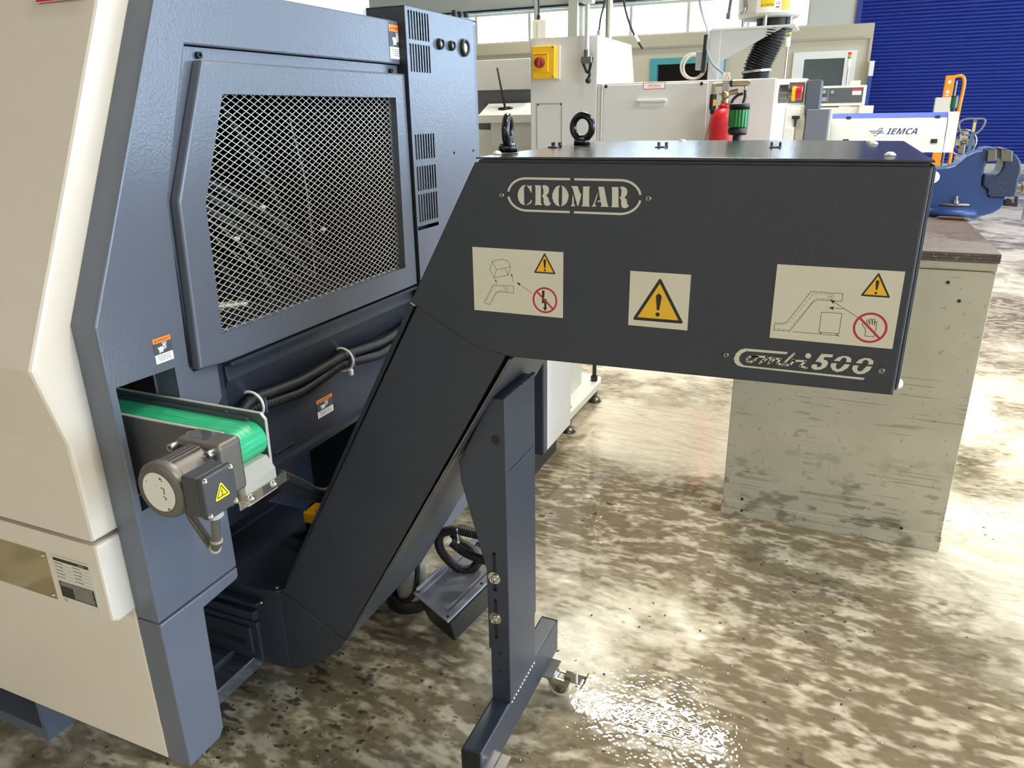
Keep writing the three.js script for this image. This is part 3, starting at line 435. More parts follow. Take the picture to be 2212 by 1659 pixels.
  for (const a of [[-747,9286,-831,9289,-884,9258,-897,9214,-862,9197,-802,9219,-767,9262],[-831,9286,-643,9298],[-638,9296,-720,9198],[-681,9230,-620,9282,-553,9293,-607,9205],[-582,9232,-522,9287,-454,9289,-496,9224,-427,9211],[-292,9383,-403,9238,-386,9211,-330,9219,-278,9281,-297,9294],[-296,9285,-137,9293,-199,9219,-114,9202]]) {
    const pl = poly(a), g = []; for (let k = 0; k + 1 < pl.length; k++) g.push(bar([...pl[k], -1.0257], [...pl[k + 1], -1.0257], 0.0027, 0.001)); for (const p of pl) g.push(cyl([p[0], p[1], -1.0262], [p[0], p[1], -1.0252], 0.00135, 0.00135, 10));
    part(fp, 'letter', g, M.letter);
  }
  part(fp, 'letter', cyl([-0.0112, 0.9373, -1.0262], [-0.0112, 0.9373, -1.0252], 0.0036), M.letter);
  for (const [x, y] of [[-0.4579, 1.1361], [-0.2387, 1.1373], [-0.1185, 0.9264], [0.0788, 0.9268]]) part(fp, 'rivet', lathe([[0, 0.0004], [0.0016, 0.0006], [0.002, 0.0018], [0.0036, 0.0016], [0.0046, 0]], [x, y, -1.026], [0, 0, 1], 18), M.darkSteel);
  // stickers
  const tri = (c, p, e, lw) => { c.lineJoin = 'round'; c.fillStyle = '#e3b021'; c.strokeStyle = '#171513'; c.lineWidth = lw; c.beginPath(); c.moveTo(p[0], p[1]); c.lineTo(p[2], p[3]); c.lineTo(p[4], p[5]); c.closePath(); c.fill(); c.stroke(); c.fillStyle = '#171513'; const w = lw * 0.95; c.beginPath(); c.moveTo(e[0] - w, e[1] + w); c.quadraticCurveTo(e[0], e[1] - w, e[0] + w, e[1] + w); c.lineTo(e[2] + w * 0.45, e[3]); c.lineTo(e[2] - w * 0.45, e[3]); c.closePath(); c.fill(); c.beginPath(); c.arc(e[4], e[5], w * 0.75, 0, 7); c.fill(); };
  const path = (c, a, closed) => { c.beginPath(); for (let i = 0; i < a.length; i += 2) c[i ? 'lineTo' : 'moveTo'](a[i], a[i + 1]); if (closed) c.closePath(); c.stroke(); };
  const head = (c, x0, y0, x1, y1, s) => { const a = Math.atan2(y1 - y0, x1 - x0); c.beginPath(); c.moveTo(x1, y1); c.lineTo(x1 - s * Math.cos(a - 0.38), y1 - s * Math.sin(a - 0.38)); c.lineTo(x1 - s * Math.cos(a + 0.38), y1 - s * Math.sin(a + 0.38)); c.closePath(); c.fill(); };
  const no = (c, x, y, r, sl) => { c.strokeStyle = '#b01a2e'; c.lineWidth = 2.9; c.beginPath(); c.arc(x, y, r - 1.4, 0, 7); c.stroke(); path(c, sl); };
  const start = (c, w, k) => { c.fillStyle = '#cfc7b1'; c.fillRect(0, 0, w, w); for (let i = 0; i < 260; i++) { c.fillStyle = 'rgba(120,105,80,' + 0.02 * rnd() + ')'; c.fillRect(rnd() * w, rnd() * w, 4 + 40 * rnd(), 1 + 3 * rnd()); } c.scale(k, k); c.strokeStyle = '#1b1917'; c.fillStyle = '#1b1917'; c.lineWidth = 0.62; };
  const s1 = print(1200, 800, (c, w) => {
    start(c, w, 8);
    path(c, [33.5, 20.3, 50, 15.8, 60.3, 18.6, 64.5, 27, 60.3, 39.8, 36.4, 46.1, 29.1, 33.5], 1); path(c, [33.5, 20.3, 40.3, 33.1, 36.4, 46.1]); path(c, [40.3, 33.1, 64.5, 27]); path(c, [55.9, 31.3, 60.3, 39.8]);
    c.beginPath(); c.moveTo(67.9, 49.9); c.quadraticCurveTo(68.3, 43.4, 65.6, 39); c.stroke(); head(c, 67, 43, 65.2, 37, 4.6); c.beginPath(); c.moveTo(40.4, 55.4); c.quadraticCurveTo(40.4, 52, 38.3, 49.6); c.stroke(); head(c, 40, 52, 37.2, 48, 4.2);
    path(c, [34.1, 57.1, 68.9, 56.7, 68.8, 67.5, 44, 67.2, 38.5, 70.3, 27.2, 89.8, 24.7, 88, 22.5, 88.6, 20, 86.8, 17.6, 86.9], 1);
    c.setLineDash([4, 1.6]); c.lineWidth = 0.4; path(c, [37.4, 59.1, 54.2, 59]); path(c, [34.9, 60.1, 20.9, 83.6]); path(c, [50.8, 65.6, 42.8, 66.3, 37.3, 69.7, 26.8, 87.1]); c.setLineDash([]);
    c.beginPath(); c.arc(56.2, 62.3, 3.6, 0, 7); c.stroke(); path(c, [54.2, 62.3, 58.2, 62.3]); path(c, [56.2, 60.3, 56.2, 64.3]); c.lineWidth = 0.62; path(c, [99.3, 65.1, 76, 51.2]); head(c, 99.3, 65.1, 74.4, 50.2, 6.5);
    tri(c, [120.5, 4.4, 136.6, 32.6, 104.7, 32.6], [120.6, 12.2, 120.7, 25.8, 120.8, 28.9], 2.2);
    c.fillStyle = '#171513'; c.beginPath(); const b = [116, 60, 120.4, 60, 119.6, 72.7, 123.6, 72.7, 123.3, 86.2, 124.6, 86.3, 121, 91.3, 117.4, 86.3, 119.7, 86.3, 119.8, 78.4, 116, 80.6]; for (let i = 0; i < b.length; i += 2) c[i ? 'lineTo' : 'moveTo'](b[i], b[i + 1]); c.fill();
    no(c, 120.8, 74.7, 20.1, [107.4, 61.8, 134.6, 87.9]);
  });
  const s3 = print(1200, 800, (c, w) => {
    start(c, w, 8);
    path(c, [45, 32.9, 83.2, 32.9, 83.4, 43, 54.8, 43.3, 49.3, 46.1, 24.6, 88.6, 3.8, 89, 5.3, 85.6, 3.8, 83, 5.1, 81.3, 5.2, 78.9, 15, 78.9, 20.3, 75.5], 1);
    c.setLineDash([4, 1.6]); c.lineWidth = 0.4; path(c, [64.5, 34.8, 47.9, 35.6, 23.3, 76.3, 16.6, 80.6, 5.8, 81.4]); path(c, [66.9, 41.4, 51.5, 41.6, 23.2, 86.6, 5.7, 86.8]); c.setLineDash([0.8, 1.6]); path(c, [65.6, 45.7, 65.6, 57.3, 80.2, 57.4, 80, 45.9]); c.setLineDash([]);
    c.beginPath(); c.arc(69.5, 38.1, 3.6, 0, 7); c.stroke(); path(c, [67.5, 38.1, 71.5, 38.1]); path(c, [69.5, 36.1, 69.5, 40.1]);
    c.lineWidth = 0.62; path(c, [60.7, 59.3, 85.3, 58.8, 85, 86, 60.7, 86.2], 1); path(c, [28.8, 88.8, 87.5, 88.8]); for (const x of [63, 83]) { c.beginPath(); c.arc(x, 87.4, 0.9, 0, 7); c.stroke(); }
    path(c, [86.4, 52.5, 72, 52.7]); head(c, 86, 52.6, 68.4, 52.7, 6.5); path(c, [105, 62.4, 72, 43.5]); head(c, 105, 62.4, 69, 41.8, 6.5);
    tri(c, [120.9, 5, 136.4, 33, 105.5, 33], [121, 12.6, 121.2, 25, 121.1, 29.2], 2.2);
    c.lineWidth = 0.7; path(c, [116.1, 86.2, 115.8, 77.8, 110.5, 70.3, 112.4, 69.3, 116.8, 73, 115.3, 64.7, 117.1, 64.3, 119.5, 70.8, 118.9, 63.5, 120.7, 63, 122.5, 70.2, 122.4, 63.3, 124.2, 62.9, 125.2, 71.1, 125.4, 65.6, 127.1, 65.7, 127.5, 75.8, 126.7, 86.3, 124, 85.4, 121.5, 86.6, 119, 85.6], 1);
    no(c, 120.5, 74.7, 20.1, [106.6, 62.4, 134, 88.2]);
  });
  const s2 = print(688, 640, (c, w) => { start(c, w, 8); tri(c, [43.5, 10.8, 76.6, 68.6, 9.4, 69.2], [42.9, 30, 42.7, 54, 42.5, 60.4], 4.4); });
  for (const [t, a] of [[s1, [-0.5079, -0.3600, 0.9580, 1.0574]], [s2, [-0.2590, -0.1736, 0.9568, 1.0364]], [s3, [-0.0627, 0.0875, 0.9576, 1.0578]]]) { const s = part(fp, 'sticker', box(a[0], a[1], a[2], a[3], -1.0262, -1.0254), M.print); part(s, 'sticker_print', planeZ(-1.0252, ...a), mat(0xffffff, 0.48, { map: t })); }
  // stand
  part(C, 'column_outer', prismZ([[-0.519, 0.272], [-0.475, 0.272], [-0.475, 0.797], [-0.50, 0.797], [-0.567, 0.665], [-0.565, 0.63], [-0.519, 0.45]], -1.20, -1.06, 0.002), M.navyFlat);
  part(C, 'weld_bead', [...Array(16)].map((_, i) => ball([-0.476 - (i % 2) * 0.001, 0.799, -1.064 - i * 0.0088], 0.0045, [1, 0.6, 1.2])), M.navyFlat);
  part(C, 'weld_bead', [...Array(12)].map((_, i) => ball([-0.4745, 0.655 - (i % 2) * 0.001, -1.075 - i * 0.0105], 0.0035, [0.4, 0.6, 1.3])), M.navyFlat);
  part(C, 'column_inner', box(-0.5155, -0.4755, 0.149, 0.3, -1.194, -1.0612, 0.002), M.navyFlat);
  part(C, 'weld_bead', [...Array(12)].map((_, i) => ball([-0.4755, 0.1505, -1.066 - i * 0.0108], 0.0028, [1, 0.8, 1.5])), M.steel);
  const hole = (x, y, r) => cyl([x, y, -1.0605], [x, y, -1.0597], r, r, 22);
  part(C, 'column_hole', hole(-0.493, 0.7205, 0.0085), M.darkvoid);
  for (const [y0, y1] of [[0.41, 0.49], [0.302, 0.388]]) part(C, 'adjust_slot', [box(-0.5055, -0.4985, y0, y1, -1.0605, -1.0597), hole(-0.502, y0, 0.0035), hole(-0.502, y1, 0.0035)], M.darkvoid);
  for (const y of [0.2653, 0.221]) part(C, 'column_hole', [cyl([-0.497, y, -1.0617], [-0.497, y, -1.0609], 0.0042)], M.darkvoid);
  for (const y of [0.4386, 0.3485]) { const w = part(C, 'clamp_washer', cyl([-0.502, y, -1.0597], [-0.502, y, -1.057], 0.0125, 0.0125, 28), M.zinc); part(w, 'clamp_bolt', bolt([-0.502, y, -1.057], [0, 0, 1], 0.0065, 0.0085), M.zinc); }
  part(C, 'foot_beam', box(-0.5175, -0.4765, 0.065, 0.15, -1.338, -0.926, 0.005), M.navyFlat);
  for (const z of [-0.926, -1.3405]) part(C, 'beam_cap', box(-0.5165, -0.4775, 0.066, 0.149, z, z + 0.0025, 0.001), M.black);
  const castor = (x, z, dir) => {
    const k = part(C, 'castor', [box(-0.022, 0.022, 0.06, 0.0655, -0.03, 0.03).translate(x - 0.03 * dir, 0, z), lathe([[0.02, 0], [0.02, 0.004], [0.016, 0.01], [0.01, 0.012]], [x - 0.02 * dir, 0.05, z])], M.zinc);
    part(k, 'fork', [0.013, -0.013].map((o) => prismZ([[x - 0.035 * dir, 0.055], [x + 0.028 * dir, 0.051], [x + 0.022 * dir, 0.034], [x + 0.009, 0.02], [x - 0.009, 0.02]], z + o - 0.0012, z + o + 0.0012)), M.zinc);
    part(k, 'wheel', lathe([[0.0, -0.009], [0.017, -0.009], [0.0185, -0.0105], [0.0245, -0.0095], [0.026, -0.006], [0.026, 0.006], [0.0245, 0.0095], [0.0185, 0.0105], [0.017, 0.009], [0, 0.009]], [x, 0.026, z], [0, 0, 1], 36), mat(0xcfc6ae, 0.45));
    part(k, 'wheel_hub', [cyl([x, 0.026, z - 0.0165], [x, 0.026, z + 0.0165], 0.0065), cyl([x, 0.026, z + 0.0095], [x, 0.026, z + 0.0105], 0.0165)], M.darkSteel);
    part(k, 'brake_pedal', [box(-0.012, 0.03, -0.0015, 0.0015, -0.014, 0.014).translate(x + 0.026 * dir, 0.0535, z), box(-0.0015, 0.0015, -0.011, 0.011, -0.017, 0.017).rotateZ(-0.45).translate(x + 0.058 * dir, 0.055, z), box(-0.008, 0.008, 0, 0.008, -0.009, 0.009).translate(x + 0.02 * dir, 0.054, z)], M.zinc);
  };
  castor(-0.448, -1.277, 1); castor(-0.448, -0.985, 1);
  // green beacon standing behind the head
  const bx = -0.206, bz = -1.655, gl = mat(0x0f7a2c, 0.18, { emissive: 0x0c6a26, emissiveIntensity: 0.12 });
  const be = part(C, 'beacon', [cyl([bx, 0.95, bz], [bx, 1.202, bz], 0.009), box(bx - 0.02, bx + 0.02, 0.94, 0.96, bz - 0.01, -1.61), lathe([[0, 0], [0.017, 0], [0.0195, 0.004], [0.0195, 0.014], [0, 0.016]], [bx, 1.2, bz])], M.black);
  part(be, 'beacon_lens', [lathe([[0.018, 0], [0.019, 0.001], [0.019, 0.033], [0.018, 0.034]], [bx, 1.215, bz], [0, 1, 0], 32), ...[...Array(18)].map((_, i) => cyl([bx + 0.0182 * Math.cos(i * 0.349), 1.216, bz + 0.0182 * Math.sin(i * 0.349)], [bx + 0.0182 * Math.cos(i * 0.349), 1.248, bz + 0.0182 * Math.sin(i * 0.349)], 0.0022, 0.0022, 6))], gl);
  part(be, 'beacon_cap', lathe([[0, 0.012], [0.018, 0.0115], [0.0205, 0.009], [0.0205, 0], [0, 0]], [bx, 1.249, bz]), M.black);
}
// ---------------------------------------------------------------- small things round the conveyor foot
{
  const E = thing('emergency_stop_box', 'yellow topped push button box standing on the conveyor tray', 'switch box', [-1.04, 0.302, -1.245]);
  part(E, 'base', box(-1.07, -1.004, 0.3, 0.345, -1.272, -1.215, 0.003), M.black);
  part(E, 'foot', box(-1.08, -0.998, 0.3, 0.315, -1.276, -1.208, 0.003), M.black);
  const y = part(E, 'cover', box(-1.072, -1.002, 0.345, 0.375, -1.275, -1.213, 0.005), M.yellow);
  part(y, 'collar', ring([-1.025, 0.376, -1.243], [0, 1, 0], 0.021, 0.004, 36, 10), M.yellow);
  part(y, 'button', cyl([-1.025, 0.374, -1.243], [-1.025, 0.379, -1.243], 0.014), M.black);
  for (const [x, z] of [[-1.064, -1.221], [-1.064, -1.267], [-1.01, -1.267]]) part(y, 'cover_screw', dome([x, 0.375, z], [0, 1, 0], 0.0035, 0.002), M.steel);
}
{
  const H = thing('cable_conduit', 'thick black conduit dropping from the green belt conveyor behind the chute', 'conduit', [-0.89, 0.55, -1.0]);
  part(H, 'sheath', tube([[-0.80, 0.70, -0.83], [-0.851, 0.655, -0.9], [-0.888, 0.577, -1.0], [-0.898, 0.534, -1.05], [-0.903, 0.505, -1.1], [-0.93, 0.49, -1.2], [-1.0, 0.47, -1.33]], 0.0105, 60, 14), M.rubber);
  part(H, 'ribbed_sleeve', hose([[-0.84, 0.66, -0.91], [-0.883, 0.585, -1.01], [-0.896, 0.542, -1.06], [-0.9, 0.52, -1.1], [-0.94, 0.5, -1.2]], 0.009, 0.005, 0.14, 12), M.rubber);
  part(H, 'cable_tie', [ring([-0.903, 0.506, -1.097], [0, -0.4, -1], 0.016, 0.0022, 28, 8), box(-0.892, -0.884, 0.498, 0.508, -1.1, -1.092, 0.002)], M.nylon);
  const R = thing('red_cable', 'short red cable end beside the black conduit behind the chute', 'cable', [-0.95, 0.5, -1.2]);
  part(R, 'sheath', tube([[-0.9, 0.515, -1.13], [-0.93, 0.508, -1.19], [-1.0, 0.49, -1.3]], 0.005, 24, 8), M.red);
}
{
  const B = thing('junction_box', 'open black box with grey metal rim lying on the floor', 'box', [-0.80, 0, -1.44]);
  const X = V(0.136, 0, 0.068).normalize(), T = V(0.062, 0.054, -0.163).normalize(), Z = T.clone().negate(), Y = new THREE.Vector3().crossVectors(Z, X);
  const m4 = new THREE.Matrix4().makeBasis(X, Y, Z).setPosition(-0.875, 0.1, -1.359), place = (g) => g.applyMatrix4(m4), w = 0.15, l = 0.24, rim = mat(0x8b8c94, 0.5, { bumpMap: mottle, bumpScale: 0.0004 });
  part(B, 'shell', place(prismZ([[0.004, -0.0125], [0.146, -0.0125], [0.132, -0.088], [0.122, -0.094], [0.028, -0.094], [0.018, -0.088]], -l + 0.004, -0.004, 0.004)), M.black);
  part(B, 'rim', place(prismY([[0, 0], [w, 0], [w, -l], [0, -l]], -0.004, 0.003, 0.0008, [[[0.02, -0.02], [w - 0.02, -0.02], [w - 0.02, -l + 0.02], [0.02, -l + 0.02]]])), rim);
  part(B, 'liner', [box(0.02, w - 0.02, -0.012, -0.0045, -l + 0.02, -0.02), box(w - 0.034, w - 0.027, -0.0045, 0.0015, -l + 0.022, -0.022)].map(place), rim);
  part(B, 'side_lip', place(box(0.002, 0.008, 0.003, 0.012, -0.09, -0.01, 0.002)), rim);
  for (const [x, z] of [[0.01, -0.012], [w - 0.01, -0.01], [w - 0.01, -0.13]]) part(B, 'rim_hole', place(cyl([x, 0.0028, z], [x, 0.0036, z], 0.004)), M.darkvoid);
}
{
  const K = thing('coiled_conduit', 'coil of black corrugated conduit hanging behind the conveyor column', 'conduit', [-0.78, 0.2, -1.45]);
  part(K, 'conduit', hose([[-0.66, 0.275, -1.43], [-0.726, 0.269, -1.43], [-0.792, 0.263, -1.435], [-0.835, 0.235, -1.44], [-0.838, 0.19, -1.445], [-0.815, 0.155, -1.45], [-0.785, 0.138, -1.452], [-0.757, 0.143, -1.455], [-0.738, 0.17, -1.46], [-0.76, 0.2, -1.462], [-0.79, 0.21, -1.465], [-0.808, 0.228, -1.468], [-0.79, 0.248, -1.468], [-0.73, 0.247, -1.46], [-0.66, 0.245, -1.45]], 0.0125, 0.0068, 0.2, 12), M.rubber);
  part(K, 'conduit_tail', hose([[-0.80, 0.222, -1.44], [-0.77, 0.207, -1.437], [-0.72, 0.2, -1.43], [-0.66, 0.2, -1.43]], 0.0125, 0.0068, 0.2, 12), M.rubber);
  part(K, 'cable_tie', [bar([-0.775, 0.276, -1.424], [-0.773, 0.24, -1.424], 0.003, 0.003), ball([-0.773, 0.239, -1.424], 0.004)], M.nylon);
  part(K, 'bracket', box(-0.668, -0.62, 0.185, 0.285, -1.465, -1.415), M.navyFlat);
  part(K, 'bracket_arm', bar([-0.63, 0.24, -1.42], [-0.515, 0.24, -1.205], 0.03, 0.01), M.navyFlat);
}
{
  const Q = thing('coolant_pump', 'pale grey upright pump cylinder on the floor behind the conveyor boot', 'pump', [-0.93, 0, -1.44]);
  part(Q, 'barrel', lathe([[0, 0], [0.038, 0], [0.04, 0.004], [0.04, 0.18], [0.036, 0.19], [0, 0.19]], [-0.93, 0, -1.44]), mat(0x9da09c, 0.4));
  part(Q, 'pump_base', lathe([[0, 0], [0.062, 0], [0.064, 0.005], [0.064, 0.03], [0.058, 0.035], [0, 0.035]], [-0.945, 0, -1.45]), M.black);
  part(Q, 'power_cable', tube([[-0.885, 0.19, -1.4], [-0.882, 0.13, -1.395], [-0.895, 0.07, -1.388], [-0.93, 0.042, -1.386], [-0.975, 0.055, -1.39]], 0.007, 40, 10), M.rubber);
}
// cabinets behind the lathe end
{
  const W = thing('service_cabinet', 'white floor cabinet with a dark front panel, low behind the lathe', 'cabinet', [-1.1, 0, -2.4]);
  part(W, 'front_panel', box(-1.5, -0.853, 0.1, 0.98, -2.277, -2.236, 0.006), M.navyFlat);
  part(W, 'body', box(-1.5, -0.855, 0.104, 0.975, -2.525, -2.277, 0.002), M.white);
  part(W, 'edge_strip', box(-0.87, -0.856, 0.1, 0.975, -2.537, -2.527), M.white);
  part(W, 'plinth', box(-1.48, -0.9, 0, 0.105, -2.5, -2.26), M.black);
  const F = thing('frame_stand', 'pale machine frame on round levelling feet behind the white cabinet', 'machine frame', [-1.1, 0, -2.85]);
  part(F, 'upright', box(-1.6, -0.955, 0.105, 0.98, -2.98, -2.55), mat(0xcfd4d0, 0.45));
  part(F, 'base_flange', prismY([[-1.6, -2.55], [-0.89, -2.55], [-0.885, -3.04], [-0.90, -3.1], [-0.96, -3.12], [-1.6, -3.12]], 0.078, 0.106), mat(0xd6d8d0, 0.45));
  for (const z of [-2.69, -3.06]) part(F, 'levelling_foot', [lathe([[0, 0], [0.03, 0], [0.032, 0.006], [0.022, 0.02], [0.012, 0.024], [0.012, 0.08]], [-0.915, 0, z])], M.darkSteel);
  part(F, 'stud', [cyl([-0.915, 0.1, -2.69], [-0.915, 0.125, -2.69], 0.006), cyl([-0.915, 0.1, -2.69], [-0.915, 0.113, -2.69], 0.013, 0.013, 6)], M.steel);
  part(F, 'jack_rod', [cyl([-0.915, 0.1, -3.04], [-0.915, 0.4, -3.04], 0.009), cyl([-0.915, 0.1, -3.04], [-0.915, 0.13, -3.04], 0.016, 0.016, 6)], M.black);
  part(F, 'round_sticker', [lathe([[0, 0.0012], [0.022, 0.001], [0.022, 0]], [-0.955, 0.205, -2.79], [1, 0, 0])], M.white);
  part(F, 'round_sticker', [lathe([[0, 0.0014], [0.014, 0.0012], [0.014, 0]], [-0.954, 0.21, -2.79], [1, 0, 0])], M.blue);
}
// ---------------------------------------------------------------- bench, vice, scriber
{
  const z0 = -2.24, z1 = -3.5, scratch = colour(1024, 1.0, (u, v) => {
    const n = fbm(u * 12, v * 12, 12, 120, 4), low = 1 - v, dirt = sm(0.52, 0.75, fbm(u * 22, v * 40, 40, 130, 4)) * sm(0.62, 0.98, low) * 0.5;
    const s = sm(0.73, 0.8, vnoise(u * 7, v * 190, 190, 141)) * sm(0.5, 0.7, vnoise(u * 9, v * 14, 14, 142)) * 0.5, f = sm(0.9, 0.95, vnoise(u * 110, v * 110, 110, 143)) * 0.6;
    const k = Math.min(1, dirt + s * 0.5 + f * 0.4); return [182, 174, 152].map((c, i) => c * (0.95 + 0.1 * n) * (1 - k) + [74, 68, 54][i] * k);
  });
  const B = thing('workbench', 'grey steel workbench cabinet with a worn dark wooden top', 'bench', [0.085, 0, -2.85]);
  const pm = mat(0xffffff, 0.42, { map: scratch });
  part(B, 'cabinet', box(-0.229, 0.401, 0.002, 0.8405, z1, z0 - 0.001, 0.002), pm);
  part(B, 'header', box(-0.23, 0.402, 0.8425, 0.864, z1, z0, 0.002), pm);
  part(B, 'plinth', box(-0.2305, 0.4025, 0.0, 0.052, z1, z0, 0.001), pm);
  for (const [x, y] of [[0.2961, 0.8081], [-0.1677, 0.0638], [-0.1654, 0.0217], [0.2952, 0.0585], [0.33, 0.76]]) part(B, 'panel_hole', cyl([x, y, z0 - 0.001], [x, y, z0 + 0.0006], 0.0045), M.darkvoid);
  const wood = colour(512, 0.5, (u, v) => { const g = fbm(u * 6, v * 60, 60, 150, 3), d = sm(0.55, 0.8, fbm(u * 14, v * 14, 14, 155, 4)) * 0.5, s = sm(0.82, 0.88, vnoise(u * 120, v * 120, 120, 158)) * 0.6; return [92, 78, 70].map((c, i) => (c * (0.75 + 0.5 * g) * (1 - d) + [50, 42, 38][i] * d) * (1 - s) + 165 * s); });
  const top = part(B, 'bench_top', box(-0.245, 0.404, 0.8645, 0.889, z1 - 0.01, z0 + 0.004, 0.002), mat(0xffffff, 0.45, { map: wood }));
  for (let k = 1; k < 3; k++) part(top, 'edge_ply', box(-0.2455, 0.4045, 0.8645 + k * 0.008 - 0.0006, 0.8645 + k * 0.008 + 0.0006, z1, z0 + 0.0045), mat(0x2e241f, 0.6));
}
{
  const q = (a) => { const o = []; for (let i = 0; i < a.length; i += 2) o.push([a[i] / 1000, Math.max(0.889, a[i + 1] / 1000)]); return o; };
  const Vc = thing('bench_vice', 'blue cast iron bench vice on the end of the workbench', 'vice', [0.4, 0.889, -3.04]);
  part(Vc, 'fixed_body', prismZ(q([270,1045,328,1050,352,1058,368,1073,383,1091,399,1101,422,1107,424,1114,443,1118,460,1115,465,1075,441,1070,438,1053,439,1036,437,1018,441,995,458,983,466,958,514,958,516,936,506,919,490,906,464,895,416,885,293,885]), -3.11, -2.985, 0.006), M.cast);
  const mj = part(Vc, 'sliding_jaw', prismZ(q([470,1115,488,1114,500,1107,521,1093,535,1074,541,1057,542,1040,540,1016,542,995,541,970,541,961,466,958,460,982,442,995,438,1018,441,1032,457,1028,475,1029,484,1040,489,1061,486,1074,480,1075]), -3.115, -2.978, 0.006), mat(0x2a3a5c, 0.36, { bumpMap: mottle, bumpScale: 0.0006 }));
  part(Vc, 'jaw_plate', prismZ(q([435,1107,461,1112,464,1076,438,1073]), -3.125, -2.972, 0.002), M.darkSteel);
  part(mj, 'jaw_plate', prismZ(q([472,1110,506,1107,510,1074,477,1075]), -3.125, -2.970, 0.002), M.darkSteel);
  part(Vc, 'swivel_flange', lathe([[0, 0.012], [0.07, 0.012], [0.076, 0.008], [0.076, 0], [0, 0]], [0.369, 0.924, -3.045]), mat(0x8f8d86, 0.35, { metalness: 0.7 }));
  part(Vc, 'swivel_base', lathe([[0, 0.035], [0.085, 0.035], [0.1, 0.02], [0.105, 0], [0, 0]], [0.36, 0.889, -3.045]), M.cast);
  part(Vc, 'clamp_stud', [cyl([0.372, 0.935, -2.975], [0.371, 0.960, -2.975], 0.0045), cyl([0.372, 0.935, -2.975], [0.372, 0.944, -2.975], 0.009, 0.009, 6)], M.steel);
  part(Vc, 'lead_screw', [cyl([0.54, 0.985, -3.045], [0.60, 0.985, -3.045], 0.0115), cyl([0.565, 0.985, -3.045], [0.61, 0.985, -3.045], 0.019)], M.darkSteel);
  part(Vc, 'tommy_bar', [cyl([0.59, 0.88, -3.045], [0.59, 1.09, -3.045], 0.007), ball([0.59, 1.09, -3.045], 0.012)], M.steel);
  part(Vc, 'release_lever', [bar([0.515, 0.936, -2.99], [0.553, 0.935, -2.99], 0.012, 0.014), bar([0.547, 0.935, -2.99], [0.546, 0.962, -2.99], 0.008, 0.01), cyl([0.525, 0.945, -3.0], [0.525, 0.945, -2.98], 0.009)], M.black);
  const txt = print(256, 192, (c, w, h) => { c.fillStyle = '#000'; c.fillRect(0, 0, w, h); c.fillStyle = '#fff'; c.font = 'bold 46px sans-serif'; c.textAlign = 'center'; c.fillText('MADE', 128, 56); c.fillText('IN', 128, 112); c.fillText('ENGLAND', 128, 170); });
  txt.colorSpace = THREE.NoColorSpace;
  part(mj, 'cast_lettering', planeZ(-2.9775, 0.461, 0.527, 0.966, 1.016), mat(0x2a3a5c, 0.36, { bumpMap: txt, bumpScale: 0.0015 }));
  const S = thing('scriber', 'thin rusty steel scriber lying on the bench beneath the vice', 'tool', [0.375, 0.889, -2.9]);
  part(S, 'shaft', [cyl([0.327, 0.8945, -2.91], [0.395, 0.8945, -2.895], 0.0052, 0.0055, 12), cyl([0.313, 0.8945, -2.913], [0.327, 0.8945, -2.91], 0.0008, 0.0052, 12)], mat(0x7a5b48, 0.45, { metalness: 0.5 }));
  part(S, 'ferrule', cyl([0.395, 0.8945, -2.895], [0.41, 0.8945, -2.892], 0.0052), M.steel);
}
// metal swarf scattered on the floor
{
  const g = new THREE.TorusGeometry(0.006, 0.0011, 5, 9, 3.6), im = new THREE.InstancedMesh(g, mat(0xb9b4a6, 0.2, { metalness: 1 }), 130), o = new THREE.Object3D();
  const cl = [[-1.02, -0.86, 0.09, 22], [-0.88, -1.02, 0.14, 24], [-0.62, -1.0, 0.2, 20], [-0.3, -1.35, 0.3, 30], [-0.1, -1.6, 0.4, 16], [0.45, -2.6, 0.4, 10], [-1.35, -0.72, 0.12, 8]]; let k = 0;
  for (const [x, z, s, n] of cl) for (let i = 0; i < n; i++) { o.position.set(x + (rnd() + rnd() - 1) * s, 0.0015, z + (rnd() + rnd() - 1) * s); o.rotation.set(Math.PI / 2 + (rnd() - 0.5) * 0.5, 0, rnd() * 6.3); o.scale.setScalar(0.25 + 0.6 * rnd()); o.updateMatrix(); im.setMatrixAt(k++, o.matrix); }
  im.name = 'metal_swarf'; im.userData = { label: 'bright curled metal swarf scattered over the concrete floor', category: 'swarf', kind: 'stuff' }; im.castShadow = im.receiveShadow = true; scene.add(im);
  const g2 = new THREE.DodecahedronGeometry(0.004, 0).scale(1.5, 0.25, 0.8), im2 = new THREE.InstancedMesh(g2, mat(0x2a2622, 0.6), 260); k = 0;
  for (let i = 0; i < 260; i++) { const c = cl[i % cl.length]; o.position.set(c[0] + (rnd() + rnd() - 1) * (c[2] * 1.8 + 0.15), 0.0006, c[1] + (rnd() + rnd() - 1) * (c[2] * 1.8 + 0.15)); o.rotation.set(0, rnd() * 6.3, 0); o.scale.setScalar(0.25 + rnd() * 0.75); o.updateMatrix(); im2.setMatrixAt(k++, o.matrix); }
  im2.name = 'floor_grit'; im2.userData = { label: 'small dark crumbs of grit lying on the concrete floor', category: 'grit', kind: 'stuff' }; im2.castShadow = im2.receiveShadow = true; scene.add(im2);
}
